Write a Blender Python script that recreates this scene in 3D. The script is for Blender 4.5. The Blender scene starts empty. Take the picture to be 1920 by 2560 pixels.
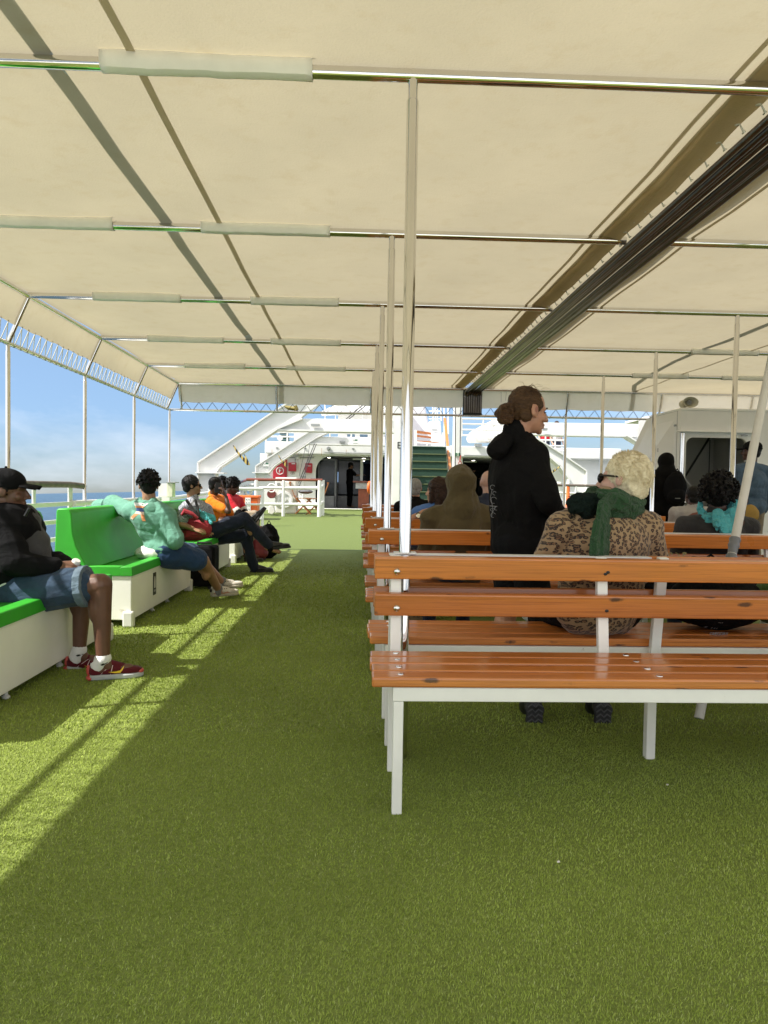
import bpy, bmesh, math, random
import numpy as np
from mathutils import Vector, Matrix, Quaternion
from mathutils.bvhtree import BVHTree
random.seed(7); RNG = np.random.default_rng(7)
sc = bpy.context.scene; COL = sc.collection
V = Vector; rad = math.radians
# ------------------------------------------------------------------ camera (deck frame: X right, Y forward, Z up)
F, YAW, PIT, ROL, H = 1800.0, .0366, .0327, .0165, 1.1
_f = V((math.sin(YAW)*math.cos(PIT), math.cos(YAW)*math.cos(PIT), -math.sin(PIT)))
_r = V((math.cos(YAW), -math.sin(YAW), 0)); _u = _r.cross(_f)
_r, _u = math.cos(ROL)*_r + math.sin(ROL)*_u, -math.sin(ROL)*_r + math.cos(ROL)*_u
CAM = V((0, 0, H))
def ray(x, y): return _f + _r*((x-960)/F) + _u*((1280-y)/F)
def at(x, y, Y): d = ray(x, y); return CAM + d*(Y/d.y)
def atz(x, y, z=0): d = ray(x, y); return CAM + d*((z-H)/d.z)
cd = bpy.data.cameras.new('camera'); cam = bpy.data.objects.new('camera', cd); COL.objects.link(cam)
cd.sensor_fit = 'VERTICAL'; cd.sensor_height = 36; cd.lens = F/2560*36; cd.clip_end = 60000; cd.clip_start = .05
mw = Matrix.Identity(4)
for i, a in enumerate((_r, _u, -_f)):
    for j in range(3): mw[j][i] = a[j]
mw.translation = CAM; cam.matrix_world = mw; sc.camera = cam
# ------------------------------------------------------------------ materials
def new_mat(name):
    m = bpy.data.materials.new(name); m.use_nodes = True
    nt = m.node_tree; return m, nt, nt.nodes['Principled BSDF']
def N(nt, typ, **kw):
    n = nt.nodes.new(typ)
    for k, v in kw.items():
        if hasattr(n, k): setattr(n, k, v)
        else: n.inputs[k.replace('_', ' ')].default_value = v
    return n
def L(nt, a, b): nt.links.new(a, b)
def ramp(nt, fac, stops):
    n = nt.nodes.new('ShaderNodeValToRGB'); e = n.color_ramp.elements
    while len(e) < len(stops): e.new(.5)
    for q, (p, c) in zip(e, stops):
        q.position = p; q.color = (c[0], c[1], c[2], 1) if hasattr(c, '__len__') else (c, c, c, 1)
    L(nt, fac, n.inputs[0]); return n.outputs[0]
def mixc(nt, fac, a, b, mode='MIX'):
    n = nt.nodes.new('ShaderNodeMix'); n.data_type = 'RGBA'; n.blend_type = mode
    for s, v in ((0, fac), (6, a), (7, b)):
        if hasattr(v, 'is_linked'): L(nt, v, n.inputs[s])
        else: n.inputs[s].default_value = v if s == 0 else (v[0], v[1], v[2], 1)
    return n.outputs[2]
def coords(nt, scale=(1, 1, 1), kind='Object', rnd=False):
    tc = nt.nodes.new('ShaderNodeTexCoord'); mp = nt.nodes.new('ShaderNodeMapping')
    mp.inputs['Scale'].default_value = scale
    if rnd:
        oi = nt.nodes.new('ShaderNodeObjectInfo'); ml = N(nt, 'ShaderNodeVectorMath', operation='MULTIPLY')
        ml.inputs[1].default_value = (37, 17, 23); L(nt, oi.outputs['Random'], ml.inputs[0])
        L(nt, ml.outputs[0], mp.inputs['Location'])
    L(nt, tc.outputs[kind], mp.inputs['Vector']); return mp.outputs[0]
def noise(nt, vec, scale, detail=4, rough=.55, dist=0):
    n = N(nt, 'ShaderNodeTexNoise'); n.inputs['Scale'].default_value = scale; n.inputs['Detail'].default_value = detail
    n.inputs['Roughness'].default_value = rough; n.inputs['Distortion'].default_value = dist
    L(nt, vec, n.inputs['Vector']); return n.outputs['Fac']
def bump(nt, b, h, strength=.3, dist=.01):
    n = N(nt, 'ShaderNodeBump'); n.inputs['Strength'].default_value = strength; n.inputs['Distance'].default_value = dist
    L(nt, h, n.inputs['Height']); L(nt, n.outputs[0], b.inputs['Normal']); return n
def M(name, c, rough=.5, metal=0, var=.15, vs=6, bs=None, bstr=.2, bd=.003, spec=.5, coat=0, sheen=0, stain=None):
    m, nt, b = new_mat(name); vec = coords(nt, rnd=True)
    nz = noise(nt, vec, vs)
    lo = tuple(x*(1-var) for x in c); hi = tuple(min(1, x*(1+var)) for x in c)
    col = ramp(nt, nz, [(.3, lo), (.7, hi)])
    if stain:
        nz2 = noise(nt, vec, stain[1], 6, .7); f = ramp(nt, nz2, [(stain[2], 0), (stain[2]+.08, 1)])
        col = mixc(nt, f, col, stain[0])
    L(nt, col, b.inputs['Base Color']); b.inputs['Roughness'].default_value = rough; b.inputs['Metallic'].default_value = metal
    b.inputs['Specular IOR Level'].default_value = spec; b.inputs['Coat Weight'].default_value = coat
    b.inputs['Sheen Weight'].default_value = sheen; b.inputs['Sheen Roughness'].default_value = .5
    if bs: bump(nt, b, noise(nt, vec, bs, 5, .6), bstr, bd)
    return m
def glow(name, c, s):
    m, nt, b = new_mat(name); b.inputs['Emission Color'].default_value = (*c, 1); b.inputs['Emission Strength'].default_value = s; return m
WHITE = M('white_paint', (.72, .715, .69), .38, var=.05, vs=3, bs=25, bstr=.12, stain=((.55, .48, .38), 9, .70))
CHIPPED = M('chipped_white_paint', (.84, .83, .77), .4, var=.05, bs=30, bstr=.2, stain=((.16, .07, .03), 14, .685))
RUSTYWHITE = M('rust_spotted_white_paint', (.66, .63, .55), .5, var=.08, bs=30, bstr=.2, stain=((.09, .03, .015), 3.2, .66))
CREAMPANEL = M('cream_gelcoat', (.88, .87, .82), .35, var=.06, vs=2.5, bs=60, bstr=.05, stain=((.62, .58, .49), 5, .66))
WARMWHITE = M('warm_white_steel', (.74, .72, .66), .5, var=.05, vs=1.5, bs=12, bstr=.15)
SHADEWALL = M('white_steel_wall', (.84, .83, .80), .5, var=.06, vs=1.2, bs=6, bstr=.15, stain=((.62, .57, .5), 4, .72))
GREEN = M('green_gelcoat', (.035, .37, .025), .47, var=.12, vs=4, bs=5, bstr=.25, bd=.01, coat=.0, stain=((.05, .30, .04), 12, .62))
STEEL = M('polished_steel', (.72, .71, .69), .07, 1, var=.06, vs=3, bs=5, bstr=.015)
PIPE = M('ribbed_steel_pipe', (.16, .145, .135), .3, 1, var=.3, vs=2.5, bs=8, bstr=.05)
GREYMETAL = M('grey_metal', (.35, .36, .35), .45, .6)
BLACK = M('black_plastic', (.012, .012, .013), .45)
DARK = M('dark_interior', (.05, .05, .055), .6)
DARKGLASS = M('dark_glass', (.012, .016, .022), .08)
RED = M('red_paint', (.42, .018, .03), .4)
ORANGE = M('orange_plastic', (.72, .13, .02), .45, var=.1)
STAIRGREEN = M('green_stair_carpet', (.013, .045, .027), .8, var=.25, vs=30, bs=60, bstr=.5)
STAIRNOSE = M('olive_stair_edge', (.07, .09, .035), .8)
GOLD = M('striped_brass', (.55, .40, .10), .35, .6)
ROPE = M('white_rope', (.62, .60, .53), .8)
GREYROPE = M('grey_cord', (.12, .12, .11), .8)
TAPE = M('grey_duct_tape', (.19, .195, .20), .38, .25, var=.2, bs=38, bstr=.7, bd=.006)
REDWOOD = M('red_varnished_rail', (.20, .045, .02), .3, coat=.5)
GREYWOOD = M('weathered_handrail', (.13, .105, .085), .6, var=.3, vs=15)
TEAK = M('teak', (.34, .12, .035), .45, var=.3, vs=12)
FUNNEL = M('pale_funnel_paint', (.66, .63, .66), .5, var=.03)
def wood_mat(name, c1, c2, rough):
    m, nt, b = new_mat(name)
    vec = coords(nt, (1, 1, 1), rnd=True)
    st = coords(nt, (.55, 36, 36), rnd=True)
    g = noise(nt, st, 5, 6, .65, .6)
    col = ramp(nt, g, [(.28, c2), (.5, c1), (.75, tuple(min(1, x*1.22) for x in c1))])
    big = noise(nt, coords(nt, (.5, 4, 4), rnd=True), 3, 3)
    col = mixc(nt, ramp(nt, big, [(.35, 0), (.7, .45)]), col, tuple(x*.62 for x in c1))
    vo = N(nt, 'ShaderNodeTexVoronoi'); vo.inputs['Scale'].default_value = 1.0
    L(nt, coords(nt, (4.2, 13, 13), rnd=True), vo.inputs['Vector'])
    wob = N(nt, 'ShaderNodeMath', operation='ADD'); nn = N(nt, 'ShaderNodeMath', operation='MULTIPLY'); nn.inputs[1].default_value = .12
    L(nt, noise(nt, vec, 60), nn.inputs[0]); L(nt, vo.outputs['Distance'], wob.inputs[0]); L(nt, nn.outputs[0], wob.inputs[1])
    k = ramp(nt, wob.outputs[0], [(.14, 1), (.21, 0)])
    col = mixc(nt, k, col, (.10, .03, .010))
    oi = nt.nodes.new('ShaderNodeObjectInfo'); hs = N(nt, 'ShaderNodeHueSaturation')
    mr = N(nt, 'ShaderNodeMapRange'); mr.inputs['To Min'].default_value = .8; mr.inputs['To Max'].default_value = 1.15
    L(nt, oi.outputs['Random'], mr.inputs['Value']); L(nt, mr.outputs[0], hs.inputs['Value']); L(nt, col, hs.inputs['Color'])
    L(nt, hs.outputs[0], b.inputs['Base Color'])
    rr = ramp(nt, noise(nt, vec, 7, 5), [(.3, rough-.07), (.7, rough+.14)]); L(nt, rr, b.inputs['Roughness'])
    b.inputs['Coat Weight'].default_value = .8; b.inputs['Coat Roughness'].default_value = .12
    bump(nt, b, g, .3, .002); return m
WOOD = wood_mat('varnished_pine', (.58, .18, .026), (.31, .072, .011), .33)
WORNWOOD = wood_mat('worn_varnished_pine', (.58, .19, .032), (.30, .075, .014), .4)
def fabric_mat(name, c, trans, c2=None):
    m, nt, b = new_mat(name); out = nt.nodes['Material Output']
    vec = coords(nt); n1 = noise(nt, vec, 1.1, 6, .65); n2 = noise(nt, vec, 7, 6, .7)
    col = ramp(nt, n1, [(.3, tuple(x*.90 for x in c)), (.7, c)])
    st = ramp(nt, n2, [(.52, 0), (.76, .6)]); col = mixc(nt, st, col, tuple(x*y for x, y in zip(c, (.86, .82, .74))))
    streak = noise(nt, coords(nt, (1.2, 3.5, 4)), 3.3, 8, .7, 1.2); col = mixc(nt, ramp(nt, streak, [(.56, 0), (.78, .22)]), col, tuple(x*.82 for x in c))
    bm_ = nt.nodes.new('ShaderNodeBump'); bm_.inputs['Strength'].default_value = .10; bm_.inputs['Distance'].default_value = .02
    mx = N(nt, 'ShaderNodeMath', operation='ADD'); L(nt, noise(nt, vec, 90, 2), mx.inputs[0])
    m2 = N(nt, 'ShaderNodeMath', operation='MULTIPLY'); m2.inputs[1].default_value = 2; L(nt, noise(nt, coords(nt, (1.2, 2, 1)), 2.6, 6, .6, .8), m2.inputs[0]); L(nt, m2.outputs[0], mx.inputs[1])
    L(nt, mx.outputs[0], bm_.inputs['Height'])
    di = nt.nodes.new('ShaderNodeBsdfDiffuse'); tr = nt.nodes.new('ShaderNodeBsdfTranslucent'); mi = nt.nodes.new('ShaderNodeMixShader')
    for q in (di, tr): L(nt, col, q.inputs['Color']); L(nt, bm_.outputs[0], q.inputs['Normal'])
    mi.inputs[0].default_value = trans; L(nt, di.outputs[0], mi.inputs[1]); L(nt, tr.outputs[0], mi.inputs[2]); L(nt, mi.outputs[0], out.inputs['Surface'])
    return m
CANVAS = fabric_mat('cream_canvas', (.445, .39, .268), .42)
FLAP = fabric_mat('tan_canvas', (.58, .47, .30), .42)
VALANCE = fabric_mat('lightened_valance_canvas', (.84, .76, .60), .5)  # same cloth as the roof, lightened to stand in for light shining through
WRAP = M('grey_white_vinyl_wrap', (.80, .79, .71), .5, var=.06, vs=8, bs=14, bstr=.2, bd=.006)
SEAM = fabric_mat('brown_webbing', (.52, .45, .33), .35)
# ------------------------------------------------------------------ mesh building
class MB:
    def __init__(s): s.v, s.f = [], []
    def add(s, vs, fs):
        o = len(s.v); s.v += [V(p) for p in vs]; s.f += [tuple(i+o for i in f) for f in fs]; return s
    def box(s, c, size, rot=None):
        x, y, z = (q/2 for q in size); c = V(c)
        ps = [V((a, b, d)) for a in (-x, x) for b in (-y, y) for d in (-z, z)]
        if rot is not None: ps = [rot @ p for p in ps]
        return s.add([c+p for p in ps], [(0, 1, 3, 2), (4, 6, 7, 5), (0, 4, 5, 1), (2, 3, 7, 6), (0, 2, 6, 4), (1, 5, 7, 3)])
    def span(s, a, b): a, b = V(a), V(b); return s.box((a+b)/2, [abs(q) for q in (b-a)])
    def bar(s, p, q, w, h, up=(0, 0, 1)):
        p, q = V(p), V(q); d = q-p; l = d.length; y = d/l; x = y.cross(V(up))
        if x.length < 1e-4: x = y.cross(V((0, 1, 0)))
        x.normalize(); z = x.cross(y); R = Matrix((x, y, z)).transposed()
        return s.box((p+q)/2, (w, l, h), R)
    def tube(s, pts, r, n=10, cap=True):
        pts = [V(p) for p in pts]; m = len(pts); rs = r if hasattr(r, '__len__') else [r]*m; vs = []
        t0 = (pts[1]-pts[0]).normalized(); a = t0.orthogonal().normalized()
        for i, p in enumerate(pts):
            t = (pts[min(i+1, m-1)]-pts[max(i-1, 0)]).normalized(); a = (a - t*a.dot(t)).normalized(); b = t.cross(a)
            k = 1
            if 0 < i < m-1:
                c = (pts[i]-pts[i-1]).normalized().dot(t); k = 1/max(c, .5)
            vs += [p + (a*math.cos(6.28318*j/n)+b*math.sin(6.28318*j/n))*rs[i]*(1 if k == 1 else min(k, 1.3)) for j in range(n)]
        fs = [(i*n+j, i*n+(j+1) % n, (i+1)*n+(j+1) % n, (i+1)*n+j) for i in range(m-1) for j in range(n)]
        if cap: fs += [tuple(range(n-1, -1, -1)), tuple((m-1)*n+j for j in range(n))]
        return s.add(vs, fs)
    def ell(s, c, r, rot=None, nu=12, nv=8):
        c = V(c); r = r if hasattr(r, '__len__') else (r, r, r); vs = [V((0, 0, -1))]
        for i in range(1, nv):
            t = math.pi*i/nv - math.pi/2
            vs += [V((math.cos(t)*math.cos(6.28318*j/nu), math.cos(t)*math.sin(6.28318*j/nu), math.sin(t))) for j in range(nu)]
        vs.append(V((0, 0, 1))); fs = [(0, 1+(j+1) % nu, 1+j) for j in range(nu)]
        for i in range(nv-2):
            fs += [(1+i*nu+j, 1+i*nu+(j+1) % nu, 1+(i+1)*nu+(j+1) % nu, 1+(i+1)*nu+j) for j in range(nu)]
        e = len(vs)-1; fs += [(e, 1+(nv-2)*nu+j, 1+(nv-2)*nu+(j+1) % nu) for j in range(nu)]
        vs = [V((p.x*r[0], p.y*r[1], p.z*r[2])) for p in vs]
        if rot is not None: vs = [rot @ p for p in vs]
        return s.add([c+p for p in vs], fs)
    def cone(s, p, r0, q, r1, n=12):
        p, q = V(p), V(q); s.ell(p, r0, None, n, 8); s.ell(q, r1, None, n, 8)
        if (q-p).length > 1e-4: s.tube([p, q], [r0, r1], n)
        return s
    def prism(s, poly, off):
        poly = [V(p) for p in poly]; off = V(off); n = len(poly)
        return s.add(poly+[p+off for p in poly], [tuple(range(n-1, -1, -1)), tuple(range(n, 2*n))]+[(i, (i+1) % n, n+(i+1) % n, n+i) for i in range(n)])
    def grid(s, fn, nu, nv):
        vs = [fn(i/nu, j/nv) for j in range(nv+1) for i in range(nu+1)]
        return s.add(vs, [(j*(nu+1)+i, j*(nu+1)+i+1, (j+1)*(nu+1)+i+1, (j+1)*(nu+1)+i) for j in range(nv) for i in range(nu)])
    def lathe(s, c, axis, prof, n=20):
        c, ax = V(c), V(axis).normalized(); a = ax.orthogonal().normalized(); b = ax.cross(a); m = len(prof)
        vs = [c+ax*h+(a*math.cos(6.28318*j/n)+b*math.sin(6.28318*j/n))*max(r, 1e-4) for r, h in prof for j in range(n)]
        return s.add(vs, [(i*n+j, i*n+(j+1) % n, (i+1)*n+(j+1) % n, (i+1)*n+j) for i in range(m-1) for j in range(n)])
    def mesh(s, name):
        me = bpy.data.meshes.new(name); me.from_pydata([tuple(p) for p in s.v], [], s.f)
        bm = bmesh.new(); bm.from_mesh(me); bmesh.ops.recalc_face_normals(bm, faces=bm.faces); bm.to_mesh(me); bm.free(); return me
    def build(s, name, mat, parent=None, bevel=0, smooth=False, solid=0):
        me = s.mesh(name); me.materials.append(mat); o = bpy.data.objects.new(name, me); COL.objects.link(o)
        if parent is not None: o.parent = parent; o.matrix_parent_inverse = world_of(parent).inverted()
        if smooth: me.polygons.foreach_set('use_smooth', [True]*len(me.polygons)); me.set_sharp_from_angle(angle=rad(40))
        if solid: q = o.modifiers.new('solid', 'SOLIDIFY'); q.thickness = solid
        if bevel: q = o.modifiers.new('bevel', 'BEVEL'); q.width = bevel; q.segments = 2; q.limit_method = 'ANGLE'
        return o
def world_of(o):
    m = Matrix.LocRotScale(o.location, o.rotation_euler, o.scale)
    return world_of(o.parent) @ o.matrix_parent_inverse @ m if o.parent else m
def tag(o, label, cat, group=None, kind=None):
    if label: o['label'] = label
    if cat: o['category'] = cat
    if group: o['group'] = group
    if kind: o['kind'] = kind
    return o
def thing(name, loc, label, cat, group=None):
    o = bpy.data.objects.new(name, None); COL.objects.link(o); o.location = loc; o.empty_display_size = .1
    return tag(o, label, cat, group)
def copy_tree(o, parent=None):
    c = o.copy(); COL.objects.link(c)
    if parent is not None: c.parent = parent; c.matrix_parent_inverse = o.matrix_parent_inverse.copy()
    for ch in [q for q in o.children]: copy_tree(ch, c)
    return c
def text_mesh(txt, size, origin, xdir, ydir, name, mat, parent, thick=.002, align='CENTER'):
    cu = bpy.data.curves.new('lettering', 'FONT'); cu.body = txt; cu.size = size; cu.align_x = align; cu.align_y = 'CENTER'; cu.extrude = thick
    tmp = bpy.data.objects.new('lettering', cu); me = bpy.data.meshes.new_from_object(tmp); bpy.data.objects.remove(tmp)
    x = V(xdir).normalized(); y = V(ydir); y = (y-x*y.dot(x)).normalized(); z = x.cross(y); o0 = V(origin)
    for v in me.vertices: v.co = o0 + x*v.co.x + y*v.co.y + z*v.co.z
    me.materials.clear(); me.materials.append(mat); o = bpy.data.objects.new(name, me); COL.objects.link(o)
    if parent is not None: o.parent = parent; o.matrix_parent_inverse = world_of(parent).inverted()
    return o
def arcp(c, r, a0, a1, n, u, v): c, u, v = V(c), V(u), V(v); return [c+(u*math.cos(a0+(a1-a0)*i/n)+v*math.sin(a0+(a1-a0)*i/n))*r for i in range(n+1)]
# ------------------------------------------------------------------ light, sky, sea
S = V((-.83, -.30, 1.0)).normalized()
sun = bpy.data.lights.new('sun', 'SUN'); sun.energy = 2.7; sun.angle = rad(.55); sun.color = (1, .955, .89)
so = bpy.data.objects.new('sun', sun); COL.objects.link(so); so.rotation_euler = S.to_track_quat('Z', 'Y').to_euler(); so.location = S*40
SEAN = V((-.0357, -.0010, .9994)).normalized()
w = bpy.data.worlds.new('World'); sc.world = w; w.use_nodes = True; nt = w.node_tree; bg = nt.nodes['Background']
tc = nt.nodes.new('ShaderNodeTexCoord'); mp = nt.nodes.new('ShaderNodeMapping')
mp.inputs['Rotation'].default_value = SEAN.rotation_difference(V((0, 0, 1))).to_euler(); L(nt, tc.outputs['Generated'], mp.inputs['Vector'])
sky = nt.nodes.new('ShaderNodeTexSky'); sky.sky_type = 'NISHITA'; sky.sun_disc = False; sky.sun_elevation = math.asin(S.z)
sky.sun_rotation = math.atan2(S.x, S.y); sky.air_density = 1.0; sky.dust_density = .1; sky.ozone_density = 2.0; sky.altitude = 15
L(nt, mp.outputs[0], sky.inputs['Vector'])
mp2 = nt.nodes.new('ShaderNodeMapping'); mp2.inputs['Scale'].default_value = (1.0, 1.0, 2.6); L(nt, mp.outputs[0], mp2.inputs['Vector'])
cl = noise(nt, mp2.outputs[0], 3.1, 8, .58, .25); cf = ramp(nt, cl, [(.50, 0), (.74, .5)])
sx = nt.nodes.new('ShaderNodeSeparateXYZ'); L(nt, mp.outputs[0], sx.inputs[0]); gr = ramp(nt, sx.outputs['Z'], [(0, (.24, .295, .41)), (.10, (.43, .49, .62)), (.45, (1.12, 1.0, .80))]); tint = mixc(nt, 1.0, sky.outputs[0], gr, 'MULTIPLY'); skc = mixc(nt, cf, tint, (4.6, 4.9, 5.5))
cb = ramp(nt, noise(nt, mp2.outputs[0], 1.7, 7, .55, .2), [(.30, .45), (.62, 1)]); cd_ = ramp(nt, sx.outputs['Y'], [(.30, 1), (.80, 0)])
cm = N(nt, 'ShaderNodeMath', operation='MULTIPLY'); L(nt, cb, cm.inputs[0]); L(nt, cd_, cm.inputs[1]); skc = mixc(nt, cm.outputs[0], skc, (6.8, 6.8, 6.8))  # unseen bright clouds added behind and beside the camera as fill light
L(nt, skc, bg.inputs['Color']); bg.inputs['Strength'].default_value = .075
m, nt, b = new_mat('sea_water'); vec = coords(nt)
far = noise(nt, vec, .05, 6, .6); near = noise(nt, coords(nt, (1, .6, 1)), .35, 8, .65)
col = ramp(nt, far, [(.35, (.020, .055, .095)), (.65, (.034, .085, .14))])
caps = noise(nt, coords(nt, (.5, 1, 1)), .16, 9, .62, .4); col = mixc(nt, ramp(nt, caps, [(.655, 0), (.70, .8)]), col, (.6, .65, .68))
L(nt, col, b.inputs['Base Color']); b.inputs['Roughness'].default_value = .28
ad = N(nt, 'ShaderNodeMath', operation='ADD'); L(nt, far, ad.inputs[0]); L(nt, near, ad.inputs[1]); bump(nt, b, ad.outputs[0], 1.0, 2.0)
ua = SEAN.orthogonal().normalized(); ub = SEAN.cross(ua); c0 = CAM - SEAN*13
rs = [5, 30, 80, 200, 600, 2000, 8000, 30000]; vs = [c0+(ua*math.cos(6.28318*j/64)+ub*math.sin(6.28318*j/64))*r for r in rs for j in range(64)]
sea = MB().add(vs, [(i*64+j, i*64+(j+1) % 64, (i+1)*64+(j+1) % 64, (i+1)*64+j) for i in range(len(rs)-1) for j in range(64)]).build('sea', m); tag(sea, None, None, None, 'structure')
# ------------------------------------------------------------------ deck and turf
Y1, DY, ZB, YF = 2.9125, 1.7837, 2.7155, 11.734
def deckz(y): return 0 if y < 12 else (.035*(y-12) if y < 20 else .28+.011*(y-20))
m, nt, b = new_mat('turf_backing'); vec = coords(nt)
FORESHADE = m.copy()
def turf_col(nt, vec, lo, hi): return ramp(nt, noise(nt, vec, 55, 6, .7), [(.3, lo), (.7, hi)])
nt2 = FORESHADE.node_tree; b2_ = nt2.nodes['Principled BSDF']; v2 = coords(nt2); L(nt2, turf_col(nt2, v2, (.075, .11, .019), (.15, .195, .04)), b2_.inputs['Base Color']); b2_.inputs['Roughness'].default_value = .8; bump(nt2, b2_, noise(nt2, v2, 140, 4, .7), .9, .01)  # no fibres out here, darker colour stands in for their self-shadow
col = turf_col(nt, vec, (.13, .175, .028), (.24, .30, .058))
col = mixc(nt, ramp(nt, noise(nt, vec, 1.3, 5, .6), [(.35, 0), (.7, .35)]), col, (.16, .21, .035))
L(nt, col, b.inputs['Base Color']); b.inputs['Roughness'].default_value = .8; bump(nt, b, noise(nt, vec, 140, 4, .7), .9, .01); TURFBASE = m
ys = [-.8, 0, 4, 8, 12.4]
deck = MB().grid(lambda u, v: V((-3.6+11.2*u, ys[int(round(v*4))], deckz(ys[int(round(v*4))]))), 4, 4).build('deck', TURFBASE); tag(deck, None, None, None, 'structure')
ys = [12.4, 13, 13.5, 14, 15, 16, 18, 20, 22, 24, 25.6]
deck = MB().grid(lambda u, v: V((-3.6+11.2*u, ys[int(round(v*10))], deckz(ys[int(round(v*10))]))), 4, 10).build('fore_deck', FORESHADE); tag(deck, None, None, None, 'structure')
aft = MB().span((-3.6, -14, -.1), (7.6, -.8, .0)).build('aft_bounce_deck', WHITE); tag(aft, None, None, None, 'structure')  # unseen white floor added to bounce sunlight onto the benches
def turf_blades():
    P = []
    for (x0, x1, y0, y1, d, ln, wd) in ((-1.9, 2.4, 1.0, 2.0, 64000, .0075, .0017), (-2.2, 2.9, 2.0, 3.2, 36000, .0085, .0022), (-2.3, 3.5, 3.2, 5, 11000, .012, .0036), (-2.6, .9, 5, 8, 5200, .014, .0055), (-1.9, .5, 8, 12.5, 2600, .015, .008)):
        n = int((x1-x0)*(y1-y0)*d); q = np.empty((n, 5)); q[:, 0] = RNG.uniform(x0, x1, n); q[:, 1] = RNG.uniform(y0, y1, n); q[:, 2] = 0
        q[:, 3] = ln*RNG.uniform(.6, 1.3, n); q[:, 4] = wd*RNG.uniform(.7, 1.3, n); P.append(q)
    q = np.concatenate(P); keep = np.abs(q[:, 0]-(-.04+.035*q[:, 1])) < .62*q[:, 1]+.7; q = q[keep]; n = len(q)
    a = RNG.uniform(0, 6.283, n); flow = np.sin(q[:, 0]*2.1+np.sin(q[:, 1]*1.7)*2)*1.2; la = np.where(RNG.random(n) < .55, flow+RNG.normal(0, .7, n), RNG.uniform(0, 6.283, n))
    lean = RNG.uniform(.35, 1.3, n); L_ = q[:, 3]
    base = q[:, :3]; sx = np.stack([np.cos(a), np.sin(a), np.zeros(n)], 1)*q[:, 4:5]/2
    dr = np.stack([np.cos(la), np.sin(la), np.zeros(n)], 1)
    mid = base + dr*(np.sin(lean*.5)*L_*.55)[:, None]; mid[:, 2] += np.cos(lean*.5)*L_*.55
    tip = mid + dr*(np.sin(lean*1.25)*L_*.5)[:, None]; tip[:, 2] += np.cos(lean*1.25)*L_*.5
    vs = np.stack([base-sx, base+sx, mid+sx*.8, mid-sx*.8, tip], 1).reshape(-1, 3)
    i = np.arange(n)*5; loops = np.stack([i, i+1, i+2, i+3, i+3, i+2, i+4], 1).reshape(-1)
    me = bpy.data.meshes.new('turf'); me.vertices.add(n*5); me.vertices.foreach_set('co', vs.reshape(-1).astype(np.float32))
    me.loops.add(n*7); me.loops.foreach_set('vertex_index', loops.astype(np.int32)); me.polygons.add(n*2)
    st = np.stack([np.arange(n)*7, np.arange(n)*7+4], 1).reshape(-1); me.polygons.foreach_set('loop_start', st.astype(np.int32))
    at_ = me.attributes.new('tint', 'FLOAT', 'POINT'); at_.data.foreach_set('value', np.repeat(RNG.random(n), 5).astype(np.float32))
    me.update(calc_edges=True)
    m, nt, b = new_mat('turf_fibre'); an = nt.nodes.new('ShaderNodeAttribute'); an.attribute_name = 'tint'
    vec = coords(nt); col = ramp(nt, an.outputs['Fac'], [(0, (.23, .305, .045)), (.55, (.32, .41, .072)), (.9, (.37, .45, .10)), (1, (.45, .5, .22))])
    wear = noise(nt, vec, 1.0, 7, .68); col = mixc(nt, ramp(nt, wear, [(.40, 0), (.66, .55)]), col, (.19, .24, .04))
    st_ = noise(nt, vec, 4.5, 5, .7, .5); col = mixc(nt, ramp(nt, st_, [(.68, 0), (.78, .7)]), col, (.035, .05, .018))
    L(nt, col, b.inputs['Base Color']); b.inputs['Roughness'].default_value = .7; b.inputs['Specular IOR Level'].default_value = .15
    me.materials.append(m); o = bpy.data.objects.new('turf', me); COL.objects.link(o); return tag(o, 'green artificial turf covering the ship deck', 'turf', None, 'stuff')
turf_blades()
mb = MB()
for (x, y) in ((.62, 2.05), (1.15, 2.6), (-1.0, 5.3), (-.9, 6.1)):
    mb.ell((x+random.uniform(-.05, .05), y, .018), (.006, .004, .003), Matrix.Rotation(random.random()*3, 3, 'Z'), 6, 4)
tag(mb.build('litter', ROPE, None, 0, True), 'tiny pale crumbs of litter scattered on the green turf', 'litter', None, 'stuff')
# ------------------------------------------------------------------ awning
YB = .45
XL, XR, XV, ZV = -2.914, 8.1, -3.09, 2.323
aw = thing('awning', (2, YF/2, 0), 'large cream canvas awning on polished steel posts and beams over the whole seating deck', 'awning')
RZ = ZB+.062
def roofz(x, y):
    f = ((y-Y1)/DY) % 1.0; e = min(1, max(0, (x-XL)/1.2))
    return RZ - .012*math.sin(math.pi*f)*e + .006*math.sin(x*3.1+y*1.3) + .004*math.sin(x*7+y*5.1)
def roof(x0, x1, nm):
    MB().grid(lambda u, v: V((x0+(x1-x0)*u, YB+(YF-YB)*v, roofz(x0+(x1-x0)*u, YB+(YF-YB)*v) if v < 1 else RZ-.03)), 40, 72).build(nm, CANVAS, aw, 0, True)
roof(XL-.02, 1.675, 'roof_sheet'); roof(1.995, XR+.02, 'roof_sheet')
MB().grid(lambda u, v: V((1.55+.57*u, YB+(YF-YB)*v, RZ+.07-.05*abs(u-.5)*2)), 6, 30).build('sun_gap_cover', CANVAS, aw, 0, True)  # canvas strip added to keep sun out of the gap by the pipes
kb = list(range(-1, 5))
for k in kb+['f']:
    y = YF if k == 'f' else Y1+k*DY
    if k == 'f': MB().tube([(XL, y, ZB+.026), (XR, y, ZB+.026)], .026, 12).build('crossbeam', STEEL, aw, 0, True); continue
    MB().tube([(XL, y, ZB+.026), (1.72, y, ZB+.026)], .026, 12).build('crossbeam', STEEL, aw, 0, True)
    MB().tube([(1.96, y, ZB+.026), (XR, y, ZB+.026)], .026, 12).build('crossbeam', STEEL, aw, 0, True)
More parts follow.
